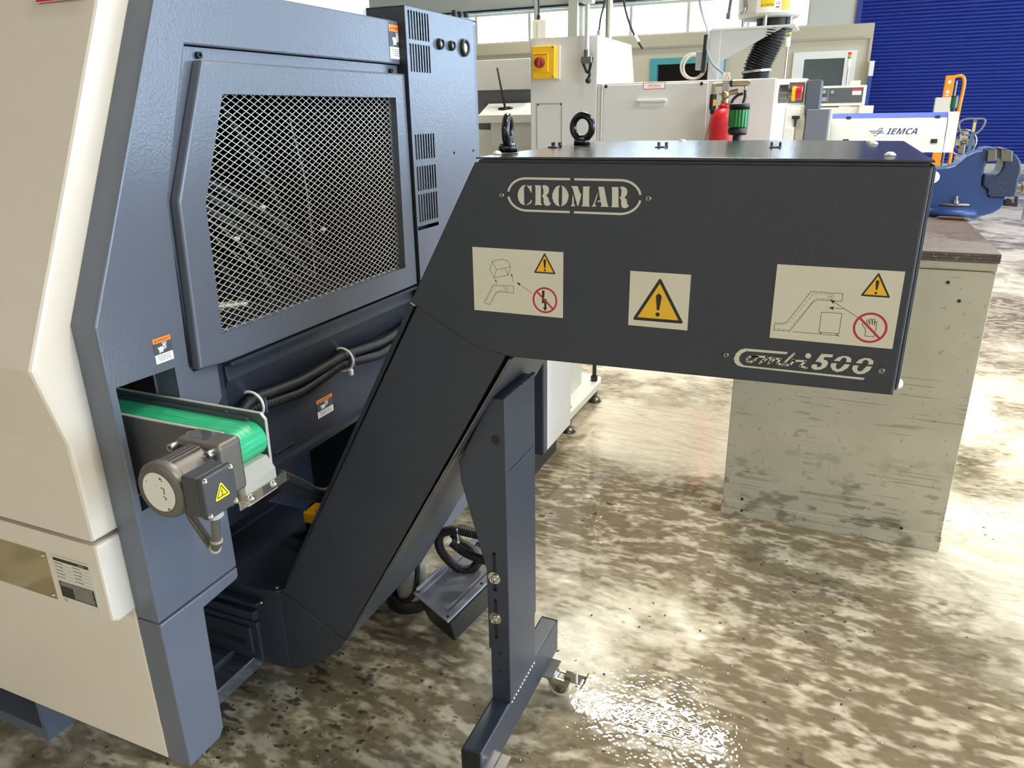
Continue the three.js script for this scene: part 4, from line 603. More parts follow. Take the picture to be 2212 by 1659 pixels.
// ---------------------------------------------------------------- machines in the background
{
  const G = thing('background_lathe', 'light grey lathe with a yellow isolator switch on its tower', 'lathe', [-1.2, 0, -5.5]), z = -5;
  part(G, 'tower', prismX([[z, 0.06], [z, 1.708], [-5.84, 1.706], [-5.95, 1.46], [-5.95, 0.06]], -2.0, -1.532, 0.006), M.lightgrey);
  part(G, 'body', [box(-1.531, -0.424, 0.06, 1.42, -5.95, z - 0.002, 0.006)], M.lightgrey);
  part(G, 'plinth', box(-1.95, -0.5, 0, 0.06, -5.9, -5.06), M.black);
  part(G, 'door_panel', box(-1.488, -0.82, 0.1, 1.408, z - 0.004, z + 0.004, 0.004), M.lightgrey);
  part(G, 'door_trim', box(-1.5, -1.49, 0.1, 1.415, z - 0.004, z + 0.007, 0.002), M.white);
  for (const x of [-1.47, -0.86]) part(G, 'panel_screw', bolt([x, 1.4, z + 0.003], [0, 0, 1], 0.01, 0.006), M.black);
  part(G, 'recess', [box(-1.952, -1.772, 1.298, 1.308, z - 0.002, z + 0.001), box(-1.954, -1.949, 0.5, 1.308, z - 0.002, z + 0.004), box(-1.775, -1.77, 0.5, 1.308, z - 0.002, z + 0.004)], mat(0x9d9d99, 0.5));
  for (const x of [-1.945, -1.778]) part(G, 'recess_screw', dome([x, 1.298, z + 0.001], [0, 0, 1], 0.007, 0.004), M.black);
  const iso = part(G, 'isolator_switch', [box(-1.958, -1.80, 1.458, 1.655, z, z + 0.075, 0.006)], M.yellow);
  part(iso, 'switch_housing', box(-1.955, -1.785, 1.455, 1.658, z, z + 0.02), M.lightgrey);
  part(iso, 'switch_plate', [box(-1.955, -1.842, 1.505, 1.605, z + 0.07, z + 0.082, 0.004), box(-1.955, -1.842, 1.497, 1.505, z + 0.07, z + 0.088, 0.003), box(-1.955, -1.842, 1.605, 1.612, z + 0.07, z + 0.09, 0.003)], M.yellow);
  const kn = part(iso, 'red_knob', lathe([[0, 0.03], [0.026, 0.03], [0.032, 0.025], [0.034, 0], [0, 0]], [-1.898, 1.555, z + 0.08], [0, 0, 1]), mat(0x7d1420, 0.3));
  part(kn, 'knob_grip', box(-1.906, -1.89, 1.532, 1.578, z + 0.108, z + 0.118, 0.003), M.red);
  for (const [x, y] of [[-1.812, 1.645], [-1.812, 1.468]]) part(iso, 'cover_screw', cyl([x, y, z + 0.074], [x, y, z + 0.077], 0.008), M.brass);
  part(G, 'pull_handle', [box(-1.255, -1.068, 1.302, 1.318, z, z + 0.045, 0.004), box(-1.25, -1.073, 1.275, 1.305, z, z + 0.01, 0.003)], M.white);
  const ftx = print(320, 96, (c, w, h) => { c.fillStyle = '#f1ece6'; c.fillRect(0, 0, w, h); c.strokeStyle = '#b23340'; c.lineWidth = 9; c.strokeRect(5, 5, w - 10, h - 10); c.fillStyle = '#c0505a'; c.font = 'bold 36px sans-serif'; c.textAlign = 'center'; c.fillText('FIRETRACE', w / 2, 58); c.fillRect(50, 66, 220, 4); });
  part(G, 'red_border_label', planeZ(z + 0.0048, -1.226, -1.085, 1.376, 1.417), mat(0xffffff, 0.5, { map: ftx }));
  part(G, 'side_knob', [cyl([-0.424, 1.335, -5.3], [-0.37, 1.335, -5.3], 0.055), cyl([-0.37, 1.335, -5.3], [-0.34, 1.335, -5.3], 0.03)], M.darkSteel);
  const es = part(G, 'stop_button', cyl([-0.345, 1.335, -5.3], [-0.325, 1.335, -5.3], 0.045), M.yellow); part(es, 'mushroom', cyl([-0.325, 1.335, -5.3], [-0.29, 1.335, -5.3], 0.033, 0.04), M.red);
  part(G, 'side_print', [...Array(7)].map((_, i) => box(-0.4245, -0.4232, 1.30 + i * 0.016, 1.31 + i * 0.016, -5.06, -5.03)), M.red);
}
{
  const K = thing('drop_conduit', 'slim grey conduit dropping from the roof to a black lever', 'conduit', [-1.59, 1.44, -4.95]);
  part(K, 'pipe', [cyl([-1.588, 1.6, -4.95], [-1.588, 5.6, -4.95], 0.013), box(-1.62, -1.55, 1.885, 1.95, -4.98, -4.92, 0.004)], M.lightgrey);
  part(K, 'coupling', [cyl([-1.588, 1.575, -4.95], [-1.588, 1.62, -4.95], 0.022), box(-1.625, -1.55, 1.54, 1.58, -4.975, -4.93, 0.008)], M.darkSteel);
  part(K, 'lever', [bar([-1.62, 1.56, -4.945], [-1.585, 1.485, -4.945], 0.014, 0.014), bar([-1.552, 1.575, -4.945], [-1.572, 1.48, -4.945], 0.016, 0.01), tube([[-1.585, 1.49, -4.945], [-1.565, 1.475, -4.945], [-1.578, 1.45, -4.945]], 0.009, 20, 8), ball([-1.574, 1.437, -4.94], 0.019)], M.blackGloss);
  part(K, 'wall_tie', box(-1.6, -1.57, 1.56, 1.58, -4.999, -4.94), M.darkSteel);
}
{
  const X = thing('gas_cylinder', 'red gas bottle with brass valve gear on the grey lathe front', 'cylinder', [-0.69, 0.7, -4.86]), z = -4.86, cx = -0.69;
  part(X, 'bottle', lathe([[0, 0], [0.07, 0], [0.083, 0.012], [0.084, 0.46], [0.078, 0.51], [0.055, 0.545], [0.03, 0.562], [0.03, 0.58], [0, 0.58]], [cx, 0.7, z], [0, 1, 0], 40), M.red);
  part(X, 'neck_ring', [cyl([cx, 1.275, z], [cx, 1.30, z], 0.022), cyl([cx, 1.262, z], [cx, 1.272, z], 0.04)], M.red);
  part(X, 'bottle_bracket', [box(cx - 0.09, cx + 0.09, 0.86, 0.9, -5.0, z - 0.06), box(cx - 0.09, cx + 0.09, 1.12, 1.15, -5.0, z - 0.06), box(cx - 0.05, cx + 0.05, 0.69, 0.7, -5.0, z + 0.03)], M.darkSteel);
  part(X, 'valve', [cyl([cx, 1.285, z], [cx, 1.30, z], 0.026), cyl([cx, 1.30, z], [cx, 1.36, z], 0.02), bar([cx - 0.04, 1.335, z], [cx + 0.075, 1.335, z], 0.012, 0.012), cyl([cx + 0.02, 1.34, z], [cx + 0.07, 1.35, z], 0.014), ball([cx, 1.33, z + 0.01], 0.025)], M.brass);
  part(X, 'actuator', [box(cx - 0.022, cx + 0.022, 1.345, 1.43, z - 0.02, z + 0.02, 0.004)], mat(0xa7a099, 0.4, { metalness: 0.6 }));
  part(X, 'manifold', [cyl([cx - 0.07, 1.39, z], [cx - 0.02, 1.39, z], 0.012), box(cx - 0.085, cx - 0.06, 1.33, 1.395, z - 0.014, z + 0.014, 0.003)], M.brass);
  part(X, 'regulator', [cyl([cx + 0.03, 1.395, z], [cx + 0.125, 1.395, z], 0.02), cyl([cx + 0.12, 1.395, z], [cx + 0.135, 1.395, z], 0.012), cyl([cx + 0.11, 1.36, z], [cx + 0.11, 1.395, z], 0.008)], M.brass);
  part(X, 'coupler', cyl([cx + 0.018, 1.395, z], [cx + 0.035, 1.395, z], 0.022), M.black);
  part(X, 'pressure_switch', [cyl([cx - 0.073, 1.25, z], [cx - 0.073, 1.335, z], 0.02), cyl([cx - 0.073, 1.225, z], [cx - 0.073, 1.25, z], 0.013)], M.black);
  part(X, 'switch_label', box(cx - 0.068, cx - 0.05, 1.27, 1.305, z + 0.012, z + 0.021), M.yellow);
  part(X, 'loop_hose', tube([[cx + 0.11, 1.355, z + 0.01], [cx + 0.112, 1.31, z + 0.01], [cx + 0.09, 1.26, z + 0.01], [cx + 0.05, 1.255, z + 0.01], [cx + 0.04, 1.29, z + 0.01], [cx + 0.07, 1.325, z + 0.01], [cx + 0.1, 1.335, z + 0.01]], 0.0085, 50, 10), M.rubber);
  part(X, 'signal_lead', tube([[cx - 0.073, 1.225, z], [cx - 0.085, 1.16, z], [cx - 0.105, 1.05, z], [cx - 0.11, 0.9, z]], 0.0055, 30, 8), mat(0xb59c86, 0.5));
  const tag = print(96, 96, (c) => { c.fillStyle = '#e8e4dc'; c.fillRect(0, 0, 96, 96); c.strokeStyle = '#b3564e'; c.lineWidth = 6; c.beginPath(); c.moveTo(48, 14); c.lineTo(84, 80); c.lineTo(12, 80); c.closePath(); c.stroke(); c.fillStyle = '#b3564e'; c.fillRect(45, 36, 6, 22); c.fillRect(45, 64, 6, 6); });
  part(X, 'warning_tag', planeZ(z + 0.0225, cx - 0.02, cx + 0.02, 1.41, 1.452), mat(0xffffff, 0.5, { map: tag }));
  part(X, 'tag_plate', box(cx - 0.021, cx + 0.021, 1.408, 1.453, z + 0.02, z + 0.022), M.white);
}
{
  const F = thing('mist_extractor', 'grey drum extractor with black ribbed duct above the grey lathe', 'extractor', [-0.6, 1.42, -5.35]), z = -5.38;
  part(F, 'drum', lathe([[0, 0], [0.165, 0], [0.186, 0.012], [0.192, 0.035], [0.192, 0.6], [0, 0.6]], [-0.535, 1.775, z], [0, 1, 0], 44), mat(0xc4c6c2, 0.35));
  for (const [x, o] of [[-0.68, 0.08], [-0.40, 0.08], [-0.54, 0.17]]) part(F, 'drum_leg', cyl([x, 1.715, z + o], [x, 1.785, z + o], 0.011), M.steel);
  part(F, 'intake_collar', cyl([-0.5, 1.70, z], [-0.5, 1.775, z], 0.11), M.black);
  part(F, 'shelf', box(-0.86, -0.36, 1.712, 1.724, z - 0.16, z + 0.19), M.lightgrey);
  part(F, 'gusset', prismZ([[-0.86, 1.715], [-0.42, 1.715], [-0.785, 1.535], [-0.86, 1.535]], z + 0.17, z + 0.182), mat(0xbdbdba, 0.4));
  part(F, 'pedestal', box(-0.862, -0.795, 1.42, 1.724, z - 0.02, z + 0.185, 0.003), mat(0xbdbdba, 0.4));
  part(F, 'duct', hose([[-0.495, 1.715, z + 0.1], [-0.505, 1.66, z + 0.1], [-0.545, 1.56, z + 0.1], [-0.57, 1.49, z + 0.1], [-0.575, 1.42, z + 0.1]], 0.088, 0.0155, 0.13, 28, 6), M.blackGloss);
  part(F, 'duct_clamp', cyl([-0.572, 1.465, z + 0.1], [-0.573, 1.478, z + 0.1], 0.091, 0.091, 30), M.steel);
  const lab = print(256, 128, (c, w, h) => { c.fillStyle = '#e6e4df'; c.fillRect(0, 0, w, h); c.fillStyle = '#e3c626'; c.fillRect(30, 10, 100, 70); c.fillStyle = '#20201c'; c.font = 'bold 24px sans-serif'; c.fillText('4-13774', 36, 70); c.font = 'bold 26px sans-serif'; c.fillText('CE', 142, 60); c.fillStyle = '#e3a926'; c.fillRect(182, 10, 66, 100); c.fillStyle = '#a8323c'; c.fillRect(142, 76, 26, 14); });
  part(F, 'drum_label', cylPatch(-0.535, 1.795, 1.875, z, 0.1925, -0.33, 0.75), mat(0xffffff, 0.45, { map: lab }));
  part(F, 'drum_latch', [bar([-0.672, 1.875, z + 0.15], [-0.665, 1.83, z + 0.152], 0.02, 0.012), tube([[-0.665, 1.835, z + 0.16], [-0.672, 1.81, z + 0.162], [-0.69, 1.80, z + 0.158]], 0.006, 16, 8)], M.steel);
  part(F, 'hanging_plug', [bar([-0.775, 1.93, z], [-0.785, 1.82, z], 0.018, 0.018), box(-0.80, -0.775, 1.79, 1.825, z - 0.01, z + 0.01, 0.003)], mat(0x6d7078, 0.5));
  part(F, 'supply_cable', [tube([[-0.98, 2.1, z], [-0.972, 1.9, z], [-0.93, 1.8, z + 0.05], [-0.872, 1.69, z + 0.19], [-0.87, 1.6, z + 0.2], [-0.83, 1.52, z + 0.21], [-0.75, 1.455, z + 0.24], [-0.74, 1.42, z + 0.25]], 0.0085, 60, 8), cyl([-0.98, 2.1, z], [-0.98, 5.6, z], 0.0085)], mat(0x8d8f92, 0.4));
  part(F, 'black_grip', [bar([-0.884, 1.69, z + 0.19], [-0.892, 1.47, z + 0.19], 0.024, 0.02)], M.black);
  part(F, 'socket_plate', box(-0.95, -0.895, 1.49, 1.6, z + 0.1, z + 0.14, 0.004), mat(0xa9aaa8, 0.45));
  part(F, 'coiled_lead', [ring([-0.97, 1.515, z + 0.12], [0.1, 0, 1], 0.075, 0.007), ring([-0.955, 1.51, z + 0.13], [0.2, 0, 1], 0.07, 0.007)], M.offwhite);
}
function cylPatch(cx, y0, y1, cz, r, a0, a1) { const n = 14, pos = [], uv = [], idx = [], nor = []; for (let i = 0; i <= n; i++) { const t = i / n, a = a0 + (a1 - a0) * t; for (const [v, y] of [[0, y0], [1, y1]]) { pos.push(cx + r * Math.sin(a), y, cz + r * Math.cos(a)); nor.push(Math.sin(a), 0, Math.cos(a)); uv.push(t, v); } } for (let i = 0; i < n; i++) idx.push(2 * i, 2 * i + 2, 2 * i + 1, 2 * i + 1, 2 * i + 2, 2 * i + 3); const g = new THREE.BufferGeometry(); g.setAttribute('position', new THREE.Float32BufferAttribute(pos, 3)); g.setAttribute('normal', new THREE.Float32BufferAttribute(nor, 3)); g.setAttribute('uv', new THREE.Float32BufferAttribute(uv, 2)); g.setIndex(idx); g.userData.keepUV = true; return g; }
{
  const A = thing('white_lathe', 'white stepped lathe with dark grey band behind the louvred cabinet', 'lathe', [-2.7, 0, -6.1]), z = -5.6;
  part(A, 'hood', box(-3.6, -2.24, 1.417, 1.632, -6.6, z, 0.005), M.white);
  part(A, 'band', [box(-3.6, -2.24, 1.128, 1.417, -6.6, z - 0.06), box(-3.6, -2.24, 1.316, 1.325, z - 0.062, z - 0.045)], mat(0x6a6d74, 0.4));
  part(A, 'bed', [box(-3.6, -2.0, 0.06, 1.128, -6.6, z + 0.02, 0.005), box(-2.55, -2.0, 1.0, 1.178, -6.5, z + 0.06, 0.004)], M.white);
  part(A, 'cover', prismX([[-5.42, 1.235], [-5.42, 1.18], [-5.68, 1.18], [-5.68, 1.318], [-5.62, 1.32]], -2.6, -2.02, 0.004), M.white);
  part(A, 'plinth', box(-3.5, -2.05, 0, 0.06, -6.5, -5.7), M.black);
  const T = thing('mast_lamp', 'black rod lamp leaning on a round base on the white lathe', 'lamp', [-2.42, 1.27, -5.52]);
  part(T, 'base', [ball([-2.43, 1.278, -5.53], 0.03, [1.7, 0.5, 1.1]), ball([-2.39, 1.283, -5.53], 0.022, [1.6, 0.6, 1])], M.blackGloss);
  part(T, 'rod', cyl([-2.42, 1.285, -5.53], [-2.48, 1.57, -5.53], 0.009, 0.006, 10), M.black);
}
{
  const N = thing('numbered_lathe', 'white lathe with dark hatch bearing a red label marked 10', 'lathe', [-0.45, 0, -7.3]), z = -7;
  part(N, 'head', box(-0.9, -0.352, 1.27, 1.478, -7.9, z, 0.006), M.white);
  part(N, 'hatch', box(-0.483, -0.364, 1.29, 1.45, z, z + 0.008, 0.003), mat(0x4c4e53, 0.4));
  const tx = print(128, 96, (c, w, h) => { c.fillStyle = '#efece8'; c.fillRect(0, 0, w, h); c.fillStyle = '#c02b3a'; c.fillRect(0, 0, w, 26); c.strokeStyle = '#c02b3a'; c.lineWidth = 6; c.strokeRect(2, 2, w - 4, h - 4); c.fillStyle = '#3a3a3a'; c.font = '44px sans-serif'; c.textAlign = 'center'; c.fillText('10', w / 2, 76); });
  part(N, 'number_label', planeZ(z + 0.0092, -0.461, -0.373, 1.37, 1.428), mat(0xffffff, 0.5, { map: tx }));
  part(N, 'blue_grey_side', [box(-0.345, -0.236, 1.2, 1.463, -7.45, z + 0.05, 0.004)], mat(0x474c58, 0.4));
  part(N, 'body', [box(-0.9, -0.33, 0.05, 1.27, -7.9, z + 0.03, 0.006)], M.offwhite);
  part(N, 'recess_plate', box(-0.49, -0.375, 1.1, 1.25, z + 0.028, z + 0.036, 0.003), M.white);
  part(N, 'small_box', box(-0.49, -0.405, 0.98, 1.1, z + 0.03, z + 0.1, 0.008), M.lightgrey);
  part(N, 'tee_handle', [box(-0.435, -0.375, 1.165, 1.19, z + 0.036, z + 0.07, 0.003), box(-0.412, -0.398, 1.105, 1.17, z + 0.036, z + 0.055)], M.black);
  part(N, 'front_shield', box(-0.322, -0.148, 0.2, 1.237, z - 0.4, z + 0.12, 0.005), mat(0x5d6069, 0.38));
  part(N, 'plinth', box(-0.85, -0.2, 0, 0.2, -7.8, z - 0.05), M.black);
  const mast = (parent, x, y0, y1, zz, s) => { part(parent, 'mast', cyl([x, y0, zz], [x, y1, zz], 0.008 * s), M.steel); part(parent, 'mast_body', cyl([x, y1, zz], [x, y1 + 0.075 * s, zz], 0.019 * s), M.offwhite); [['green', 0x1f8f5c], ['amber', 0xe08a12], ['red', 0xc01a22]].forEach(([n, c], i) => part(parent, 'signal_' + n, cyl([x, y1 + (0.075 + 0.02 * i) * s, zz], [x, y1 + (0.094 + 0.02 * i) * s, zz], 0.0185 * s), mat(c, 0.3))); };
  mast(N, -0.545, 1.47, 1.735, -7.2, 1);
  const Y = thing('far_lathe', 'cream lathe with dark control panel and red label further back', 'lathe', [-0.1, 0, -9.3]), y = -9;
  part(Y, 'control_head', box(-0.42, 0.135, 1.262, 1.462, -9.7, y, 0.006), M.offwhite);
  part(Y, 'control_panel', box(-0.31, 0.105, 1.295, 1.44, y, y + 0.006), mat(0x4a4c50, 0.4));
  part(Y, 'panel_dials', [cyl([-0.27, 1.405, y], [-0.27, 1.405, y + 0.02], 0.02), cyl([-0.19, 1.40, y], [-0.19, 1.40, y + 0.02], 0.018), box(-0.3, -0.24, 1.31, 1.35, y, y + 0.014), box(-0.232, -0.226, 1.3, 1.435, y, y + 0.009)], mat(0x8a8c8c, 0.4));
  const ty = print(128, 96, (c, w, h) => { c.fillStyle = '#efece8'; c.fillRect(0, 0, w, h); c.fillStyle = '#c02b3a'; c.fillRect(0, 0, w, 34); c.fillStyle = '#3a3a3a'; c.font = '44px sans-serif'; c.textAlign = 'center'; c.fillText('14', w / 2, 80); });
  part(Y, 'number_label', planeZ(y + 0.0072, 0.003, 0.088, 1.368, 1.428), mat(0xffffff, 0.5, { map: ty }));
  part(Y, 'body', box(-0.6, 0.135, 0.05, 1.25, -9.9, y + 0.05, 0.006), M.offwhite);
  part(Y, 'side_box', box(0.085, 0.222, 1.15, 1.262, -9.4, y + 0.1, 0.006), M.offwhite);
  part(Y, 'top_box', box(-0.03, 0.07, 1.46, 1.51, y - 0.2, y - 0.1), M.offwhite);
  part(Y, 'plinth', box(-0.55, 0.1, 0, 0.05, -9.8, y), M.black);
  mast(Y, -0.065, 1.46, 1.64, -9.05, 1.05);
}
{
  const I = thing('bar_feeder', 'long pale bar feeder with blue roof and dark blue lettering', 'bar feeder', [0.35, 0, -7.7]), z = -7.5;
  part(I, 'body', prismX([[z, 0.89], [z, 1.115], [z - 0.05, 1.155], [-7.95, 1.155], [-8.0, 1.1], [-8.0, 0.89]], -0.135, 0.765, 0.004), mat(0xcfd2c8, 0.4));
  part(I, 'roof', prismX([[z - 0.06, 1.157], [z - 0.1, 1.195], [-7.9, 1.195], [-7.94, 1.157]], -0.135, 0.79, 0.004), mat(0x5668b8, 0.3));
  part(I, 'end_cap', prismX([[z + 0.003, 0.875], [z + 0.003, 1.12], [z - 0.06, 1.2], [-7.93, 1.2], [-8.0, 1.12], [-8.0, 0.875]], 0.77, 0.845, 0.006), mat(0xd2d5cd, 0.4));
  part(I, 'lower_door', box(-0.135, 0.767, 0.875, 0.975, z - 0.004, z + 0.004, 0.003), mat(0xcfd2c8, 0.4));
  for (const x of [0.0, 0.69]) { part(I, 'latch', box(x - 0.025, x + 0.025, 0.95, 0.985, z, z + 0.016, 0.003), M.black); part(I, 'roof_latch', box(x - 0.02, x + 0.02, 1.155, 1.172, z - 0.05, z - 0.03), M.black); }
  part(I, 'leg', [box(-0.1, 0.06, 0, 0.875, -7.9, -7.65, 0.005)], mat(0xcfd2c8, 0.4));
  part(I, 'leg', [box(0.5, 0.64, 0, 0.875, -7.9, -7.65, 0.005)], mat(0xcfd2c8, 0.4));
  const lt = print(768, 192, (c, w, h) => { c.fillStyle = '#cfd2c8'; c.fillRect(0, 0, w, h); c.fillStyle = '#252a63'; c.strokeStyle = '#252a63'; c.font = 'italic bold 138px sans-serif'; c.save(); c.transform(1, 0, -0.1, 1, 26, 0); c.fillText('IEMCA', 258, 146); c.restore(); c.lineWidth = 8; for (let i = 0; i < 4; i++) { c.beginPath(); c.moveTo(18 + i * 14, 84 + i * 15); c.lineTo(222 + i * 9, 84 + i * 15); c.stroke(); } c.lineWidth = 11; c.beginPath(); c.moveTo(105, 150); c.quadraticCurveTo(96, 178, 130, 166); c.quadraticCurveTo(190, 120, 212, 44); c.quadraticCurveTo(178, 36, 150, 78); c.stroke(); });
  part(I, 'maker_lettering', planeZ(z + 0.0012, 0.165, 0.585, 1.0, 1.095), mat(0xffffff, 0.4, { map: lt }));
  const be = part(I, 'beacon', [cyl([0.80, 1.195, -7.6], [0.80, 1.23, -7.6], 0.016)], M.black); part(be, 'beacon_lens', cyl([0.80, 1.23, -7.6], [0.80, 1.315, -7.6], 0.026), mat(0x0f4a2c, 0.2)); part(be, 'beacon_cap', cyl([0.80, 1.315, -7.6], [0.80, 1.325, -7.6], 0.028), M.black);
}
// office partition
{
  const O = thing('office_partition', 'beige office partition with white framed window and teal doorway', 'partition', [-2, 0, -14.2]), z = -14;
  const pan = mat(0xb2ac98, 0.6), y1 = 2.46;
  part(O, 'front_wall', prismZ(rect(-9, 0.185, 0, y1), z - 0.12, z, 0, [rect(-0.93, -0.02, 1.2, 2.08), rect(-3.3, -2.05, 0.001, 2.08)]), pan);
  part(O, 'end_wall', box(0.085, 0.185, 0, y1, -17.5, z - 0.12), pan);
  part(O, 'roof_panel', box(-9, 0.185, y1, y1 + 0.02, -17.5, z), pan);
  part(O, 'fascia', [box(-9, 0.2, y1 - 0.2, y1 + 0.012, z, z + 0.03), box(-9, 0.1, y1 - 0.17, y1 - 0.03, z + 0.03, z + 0.04)], mat(0xa8a18b, 0.6));
  part(O, 'rear_screen', box(-9, 0.08, 0, y1, -16.6, -16.55), mat(0x6d7070, 0.6));
  part(O, 'corner_trim', box(0.16, 0.2, 0, y1 - 0.2, z, z + 0.03), mat(0xa8a18b, 0.6));
  const wf = part(O, 'window_frame', [box(-0.95, -0.78, 1.2, 2.1, z - 0.06, z + 0.03), box(-0.17, 0.0, 1.2, 2.1, z - 0.06, z + 0.03), box(-0.78, -0.17, 1.99, 2.1, z - 0.06, z + 0.03), box(-0.78, -0.17, 1.2, 1.24, z - 0.06, z + 0.03)], M.white);
  part(wf, 'pane', box(-0.78, -0.17, 1.24, 1.99, z - 0.02, z - 0.016), new THREE.MeshPhysicalMaterial({ color: 0x9fb0b0, roughness: 0.05, transmission: 0.85, thickness: 0 }));
  part(O, 'door_frame', [box(-3.32, -3.2, 0, 2.1, z - 0.1, z + 0.03), box(-3.2, -2.05, 2.0, 2.1, z - 0.1, z + 0.03), box(-2.13, -2.03, 0, 2.1, z - 0.1, z + 0.03)], M.teal);
  const U = thing('notice_board', 'blue and white board fixed beside the end of the office partition', 'board', [0.24, 0, -13.9]);
  part(U, 'blue_panel', box(0.2, 0.26, 0, 1.705, -13.95, -13.85), M.blue);
  part(U, 'white_panel', box(0.2, 0.27, 1.705, 1.925, -13.95, -13.84), M.white);
}
// lifter, fan and pallet truck by the roller door
{
  const O = thing('orange_lifter', 'orange mast lifter with cream box standing before the roller door', 'lifter', [1.2, 0, -12]), z = -12;
  part(O, 'mast', box(1.115, 1.225, 0.1, 1.62, z - 0.05, z + 0.02, 0.01), M.orange);
  part(O, 'guard_tube', tube([[1.2, 1.6, z], [1.3, 1.61, z], [1.335, 1.56, z], [1.335, 1.2, z], [1.335, 0.3, z]], 0.022, 60, 10), M.orange);
  part(O, 'rack_rod', cyl([1.25, 0.4, z], [1.25, 1.55, z], 0.014), M.darkSteel);
  part(O, 'control_box', box(1.03, 1.22, 1.0, 1.35, z, z + 0.12, 0.006), M.offwhite);
  part(O, 'control_knobs', [cyl([1.12, 1.12, z + 0.12], [1.12, 1.12, z + 0.14], 0.018), box(1.15, 1.2, 1.09, 1.14, z + 0.12, z + 0.14)], M.black);
  part(O, 'mast_decal', [box(1.15, 1.185, 1.52, 1.56, z + 0.02, z + 0.0215), cyl([1.165, 1.42, z + 0.02], [1.165, 1.42, z + 0.0215], 0.022), box(1.14, 1.185, 1.37, 1.385, z + 0.02, z + 0.0215)], M.white);
  part(O, 'base', [box(0.95, 1.4, 0, 0.1, z - 0.15, z + 0.5, 0.01)], M.orange);
  const Fn = thing('floor_fan', 'round steel floor fan behind the end of the bar feeder', 'fan', [1.33, 0, -11]);
  part(Fn, 'guard', [ring([1.33, 0.82, -11], [-0.5, 0, 1], 0.15, 0.008), ring([1.33, 0.82, -10.98], [-0.5, 0, 1], 0.1, 0.003), ring([1.33, 0.82, -10.98], [-0.5, 0, 1], 0.05, 0.003)], M.steel);
  for (let k = 0; k < 4; k++) part(Fn, 'blade', box(-0.045, 0.045, 0.02, 0.13, -0.006, 0.006).rotateY(0.5).rotateZ(k * 1.571).rotateY(-0.46).translate(1.33, 0.82, -11), mat(0xa7a39a, 0.35, { metalness: 0.5 }));
  part(Fn, 'fan_motor', [cyl([1.33, 0.82, -11], [1.37, 0.82, -11.1], 0.04), ball([1.33, 0.82, -10.985], 0.025)], M.darkSteel);
  part(Fn, 'stand', [box(1.28, 1.42, 0, 0.66, -11.15, -11.02, 0.01), box(1.1, 1.5, 0, 0.05, -11.3, -10.9)], mat(0x8d8d88, 0.4));
  const Pt = thing('pallet_truck', 'pallet truck with looped handle standing by the blue roller door', 'pallet truck', [1.3, 0, -10]);
  part(Pt, 'handle_loop', tube([[1.27, 0.93, -10], [1.17, 0.97, -10], [1.14, 1.06, -10], [1.18, 1.1, -10], [1.3, 1.105, -10], [1.375, 1.1, -10], [1.385, 1.06, -10], [1.35, 0.98, -10], [1.28, 0.93, -10]], 0.011, 80, 8), mat(0x6a6d72, 0.4, { metalness: 0.5 }));
  part(Pt, 'shaft', bar([1.27, 0.2, -10], [1.29, 1.1, -10], 0.035, 0.025), mat(0x3c5675, 0.45));
  part(Pt, 'shaft_label', bar([1.2885, 0.97, -9.987], [1.289, 1.07, -9.986], 0.028, 0.002), mat(0xb09a62, 0.5));
  part(Pt, 'lever', [bar([1.13, 1.04, -10], [1.2, 0.95, -10], 0.014, 0.014), ball([1.2, 0.95, -10], 0.02)], M.darkSteel);
  part(Pt, 'forks', [box(1.15, 1.28, 0.05, 0.1, -11.3, -10.1), box(1.3, 1.43, 0.05, 0.1, -11.3, -10.1), box(1.15, 1.43, 0.0, 0.25, -10.15, -9.95, 0.02)], mat(0x3c5675, 0.45));
}
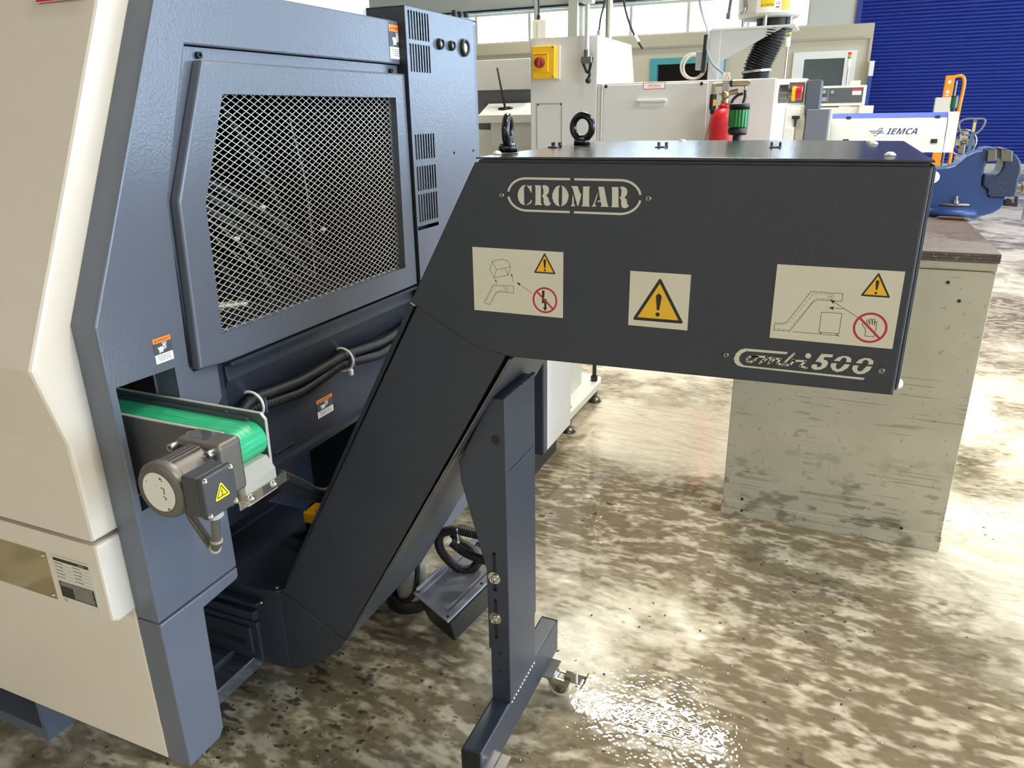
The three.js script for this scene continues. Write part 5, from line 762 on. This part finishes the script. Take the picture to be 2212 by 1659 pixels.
// pipework and cables over the machines
{
  const A = thing('steel_pipe', 'upright galvanised pipe with a black cable behind the grey tower', 'pipe', [-1.82, 1.7, -6.2]);
  part(A, 'tube', cyl([-1.815, 0.3, -6.2], [-1.815, 5.6, -6.2], 0.028), M.zinc);
  part(A, 'foot', cyl([-1.815, 0, -6.2], [-1.815, 0.3, -6.2], 0.06), M.zinc);
  part(A, 'cable', tube([[-1.83, 2.4, -6.16], [-1.84, 2.05, -6.16], [-1.87, 1.93, -6.16], [-1.885, 1.8, -6.16]], 0.008, 30, 8), M.black);
  part(A, 'socket', [box(-1.95, -1.85, 1.77, 1.8, -6.2, -6.1), cyl([-1.885, 1.8, -6.16], [-1.883, 1.85, -6.16], 0.013)], mat(0x8b887e, 0.5));
  const Bx = thing('riser_box', 'cream cable box under a grey riser pipe by the windows', 'junction box', [-2.37, 1.8, -6.2]);
  part(Bx, 'case', box(-2.426, -2.31, 1.632, 1.945, -6.25, -6.12, 0.004), mat(0xc9c4b2, 0.5));
  part(Bx, 'case_front', box(-2.38, -2.312, 1.7, 1.93, -6.12, -6.112), M.offwhite);
  part(Bx, 'riser', cyl([-2.425, 1.94, -6.2], [-2.425, 5.6, -6.2], 0.018), mat(0x9a9a95, 0.4));
  part(Bx, 'cable', [tube([[-2.40, 2.3, -6.18], [-2.395, 2.05, -6.18], [-2.393, 1.96, -6.18]], 0.008, 20, 8), cyl([-2.393, 1.94, -6.18], [-2.393, 1.985, -6.18], 0.014)], M.black);
  const Cb = thing('hanging_cable', 'black cable hanging across the bright back windows', 'cable', [-1.65, 1.78, -6.4]);
  part(Cb, 'sheath', tube([[-1.85, 5.6, -6.4], [-1.8, 3.0, -6.4], [-1.76, 2.1, -6.4], [-1.72, 1.95, -6.4], [-1.66, 1.82, -6.4], [-1.6, 1.72, -6.45]], 0.009, 60, 8), M.black);
  part(Cb, 'plug', cyl([-1.66, 1.82, -6.4], [-1.63, 1.77, -6.42], 0.016), M.lightgrey);
}
scene.traverse((o) => { if (o.isMesh) o.castShadow = o.receiveShadow = true; });
renderer.render(scene, camera);
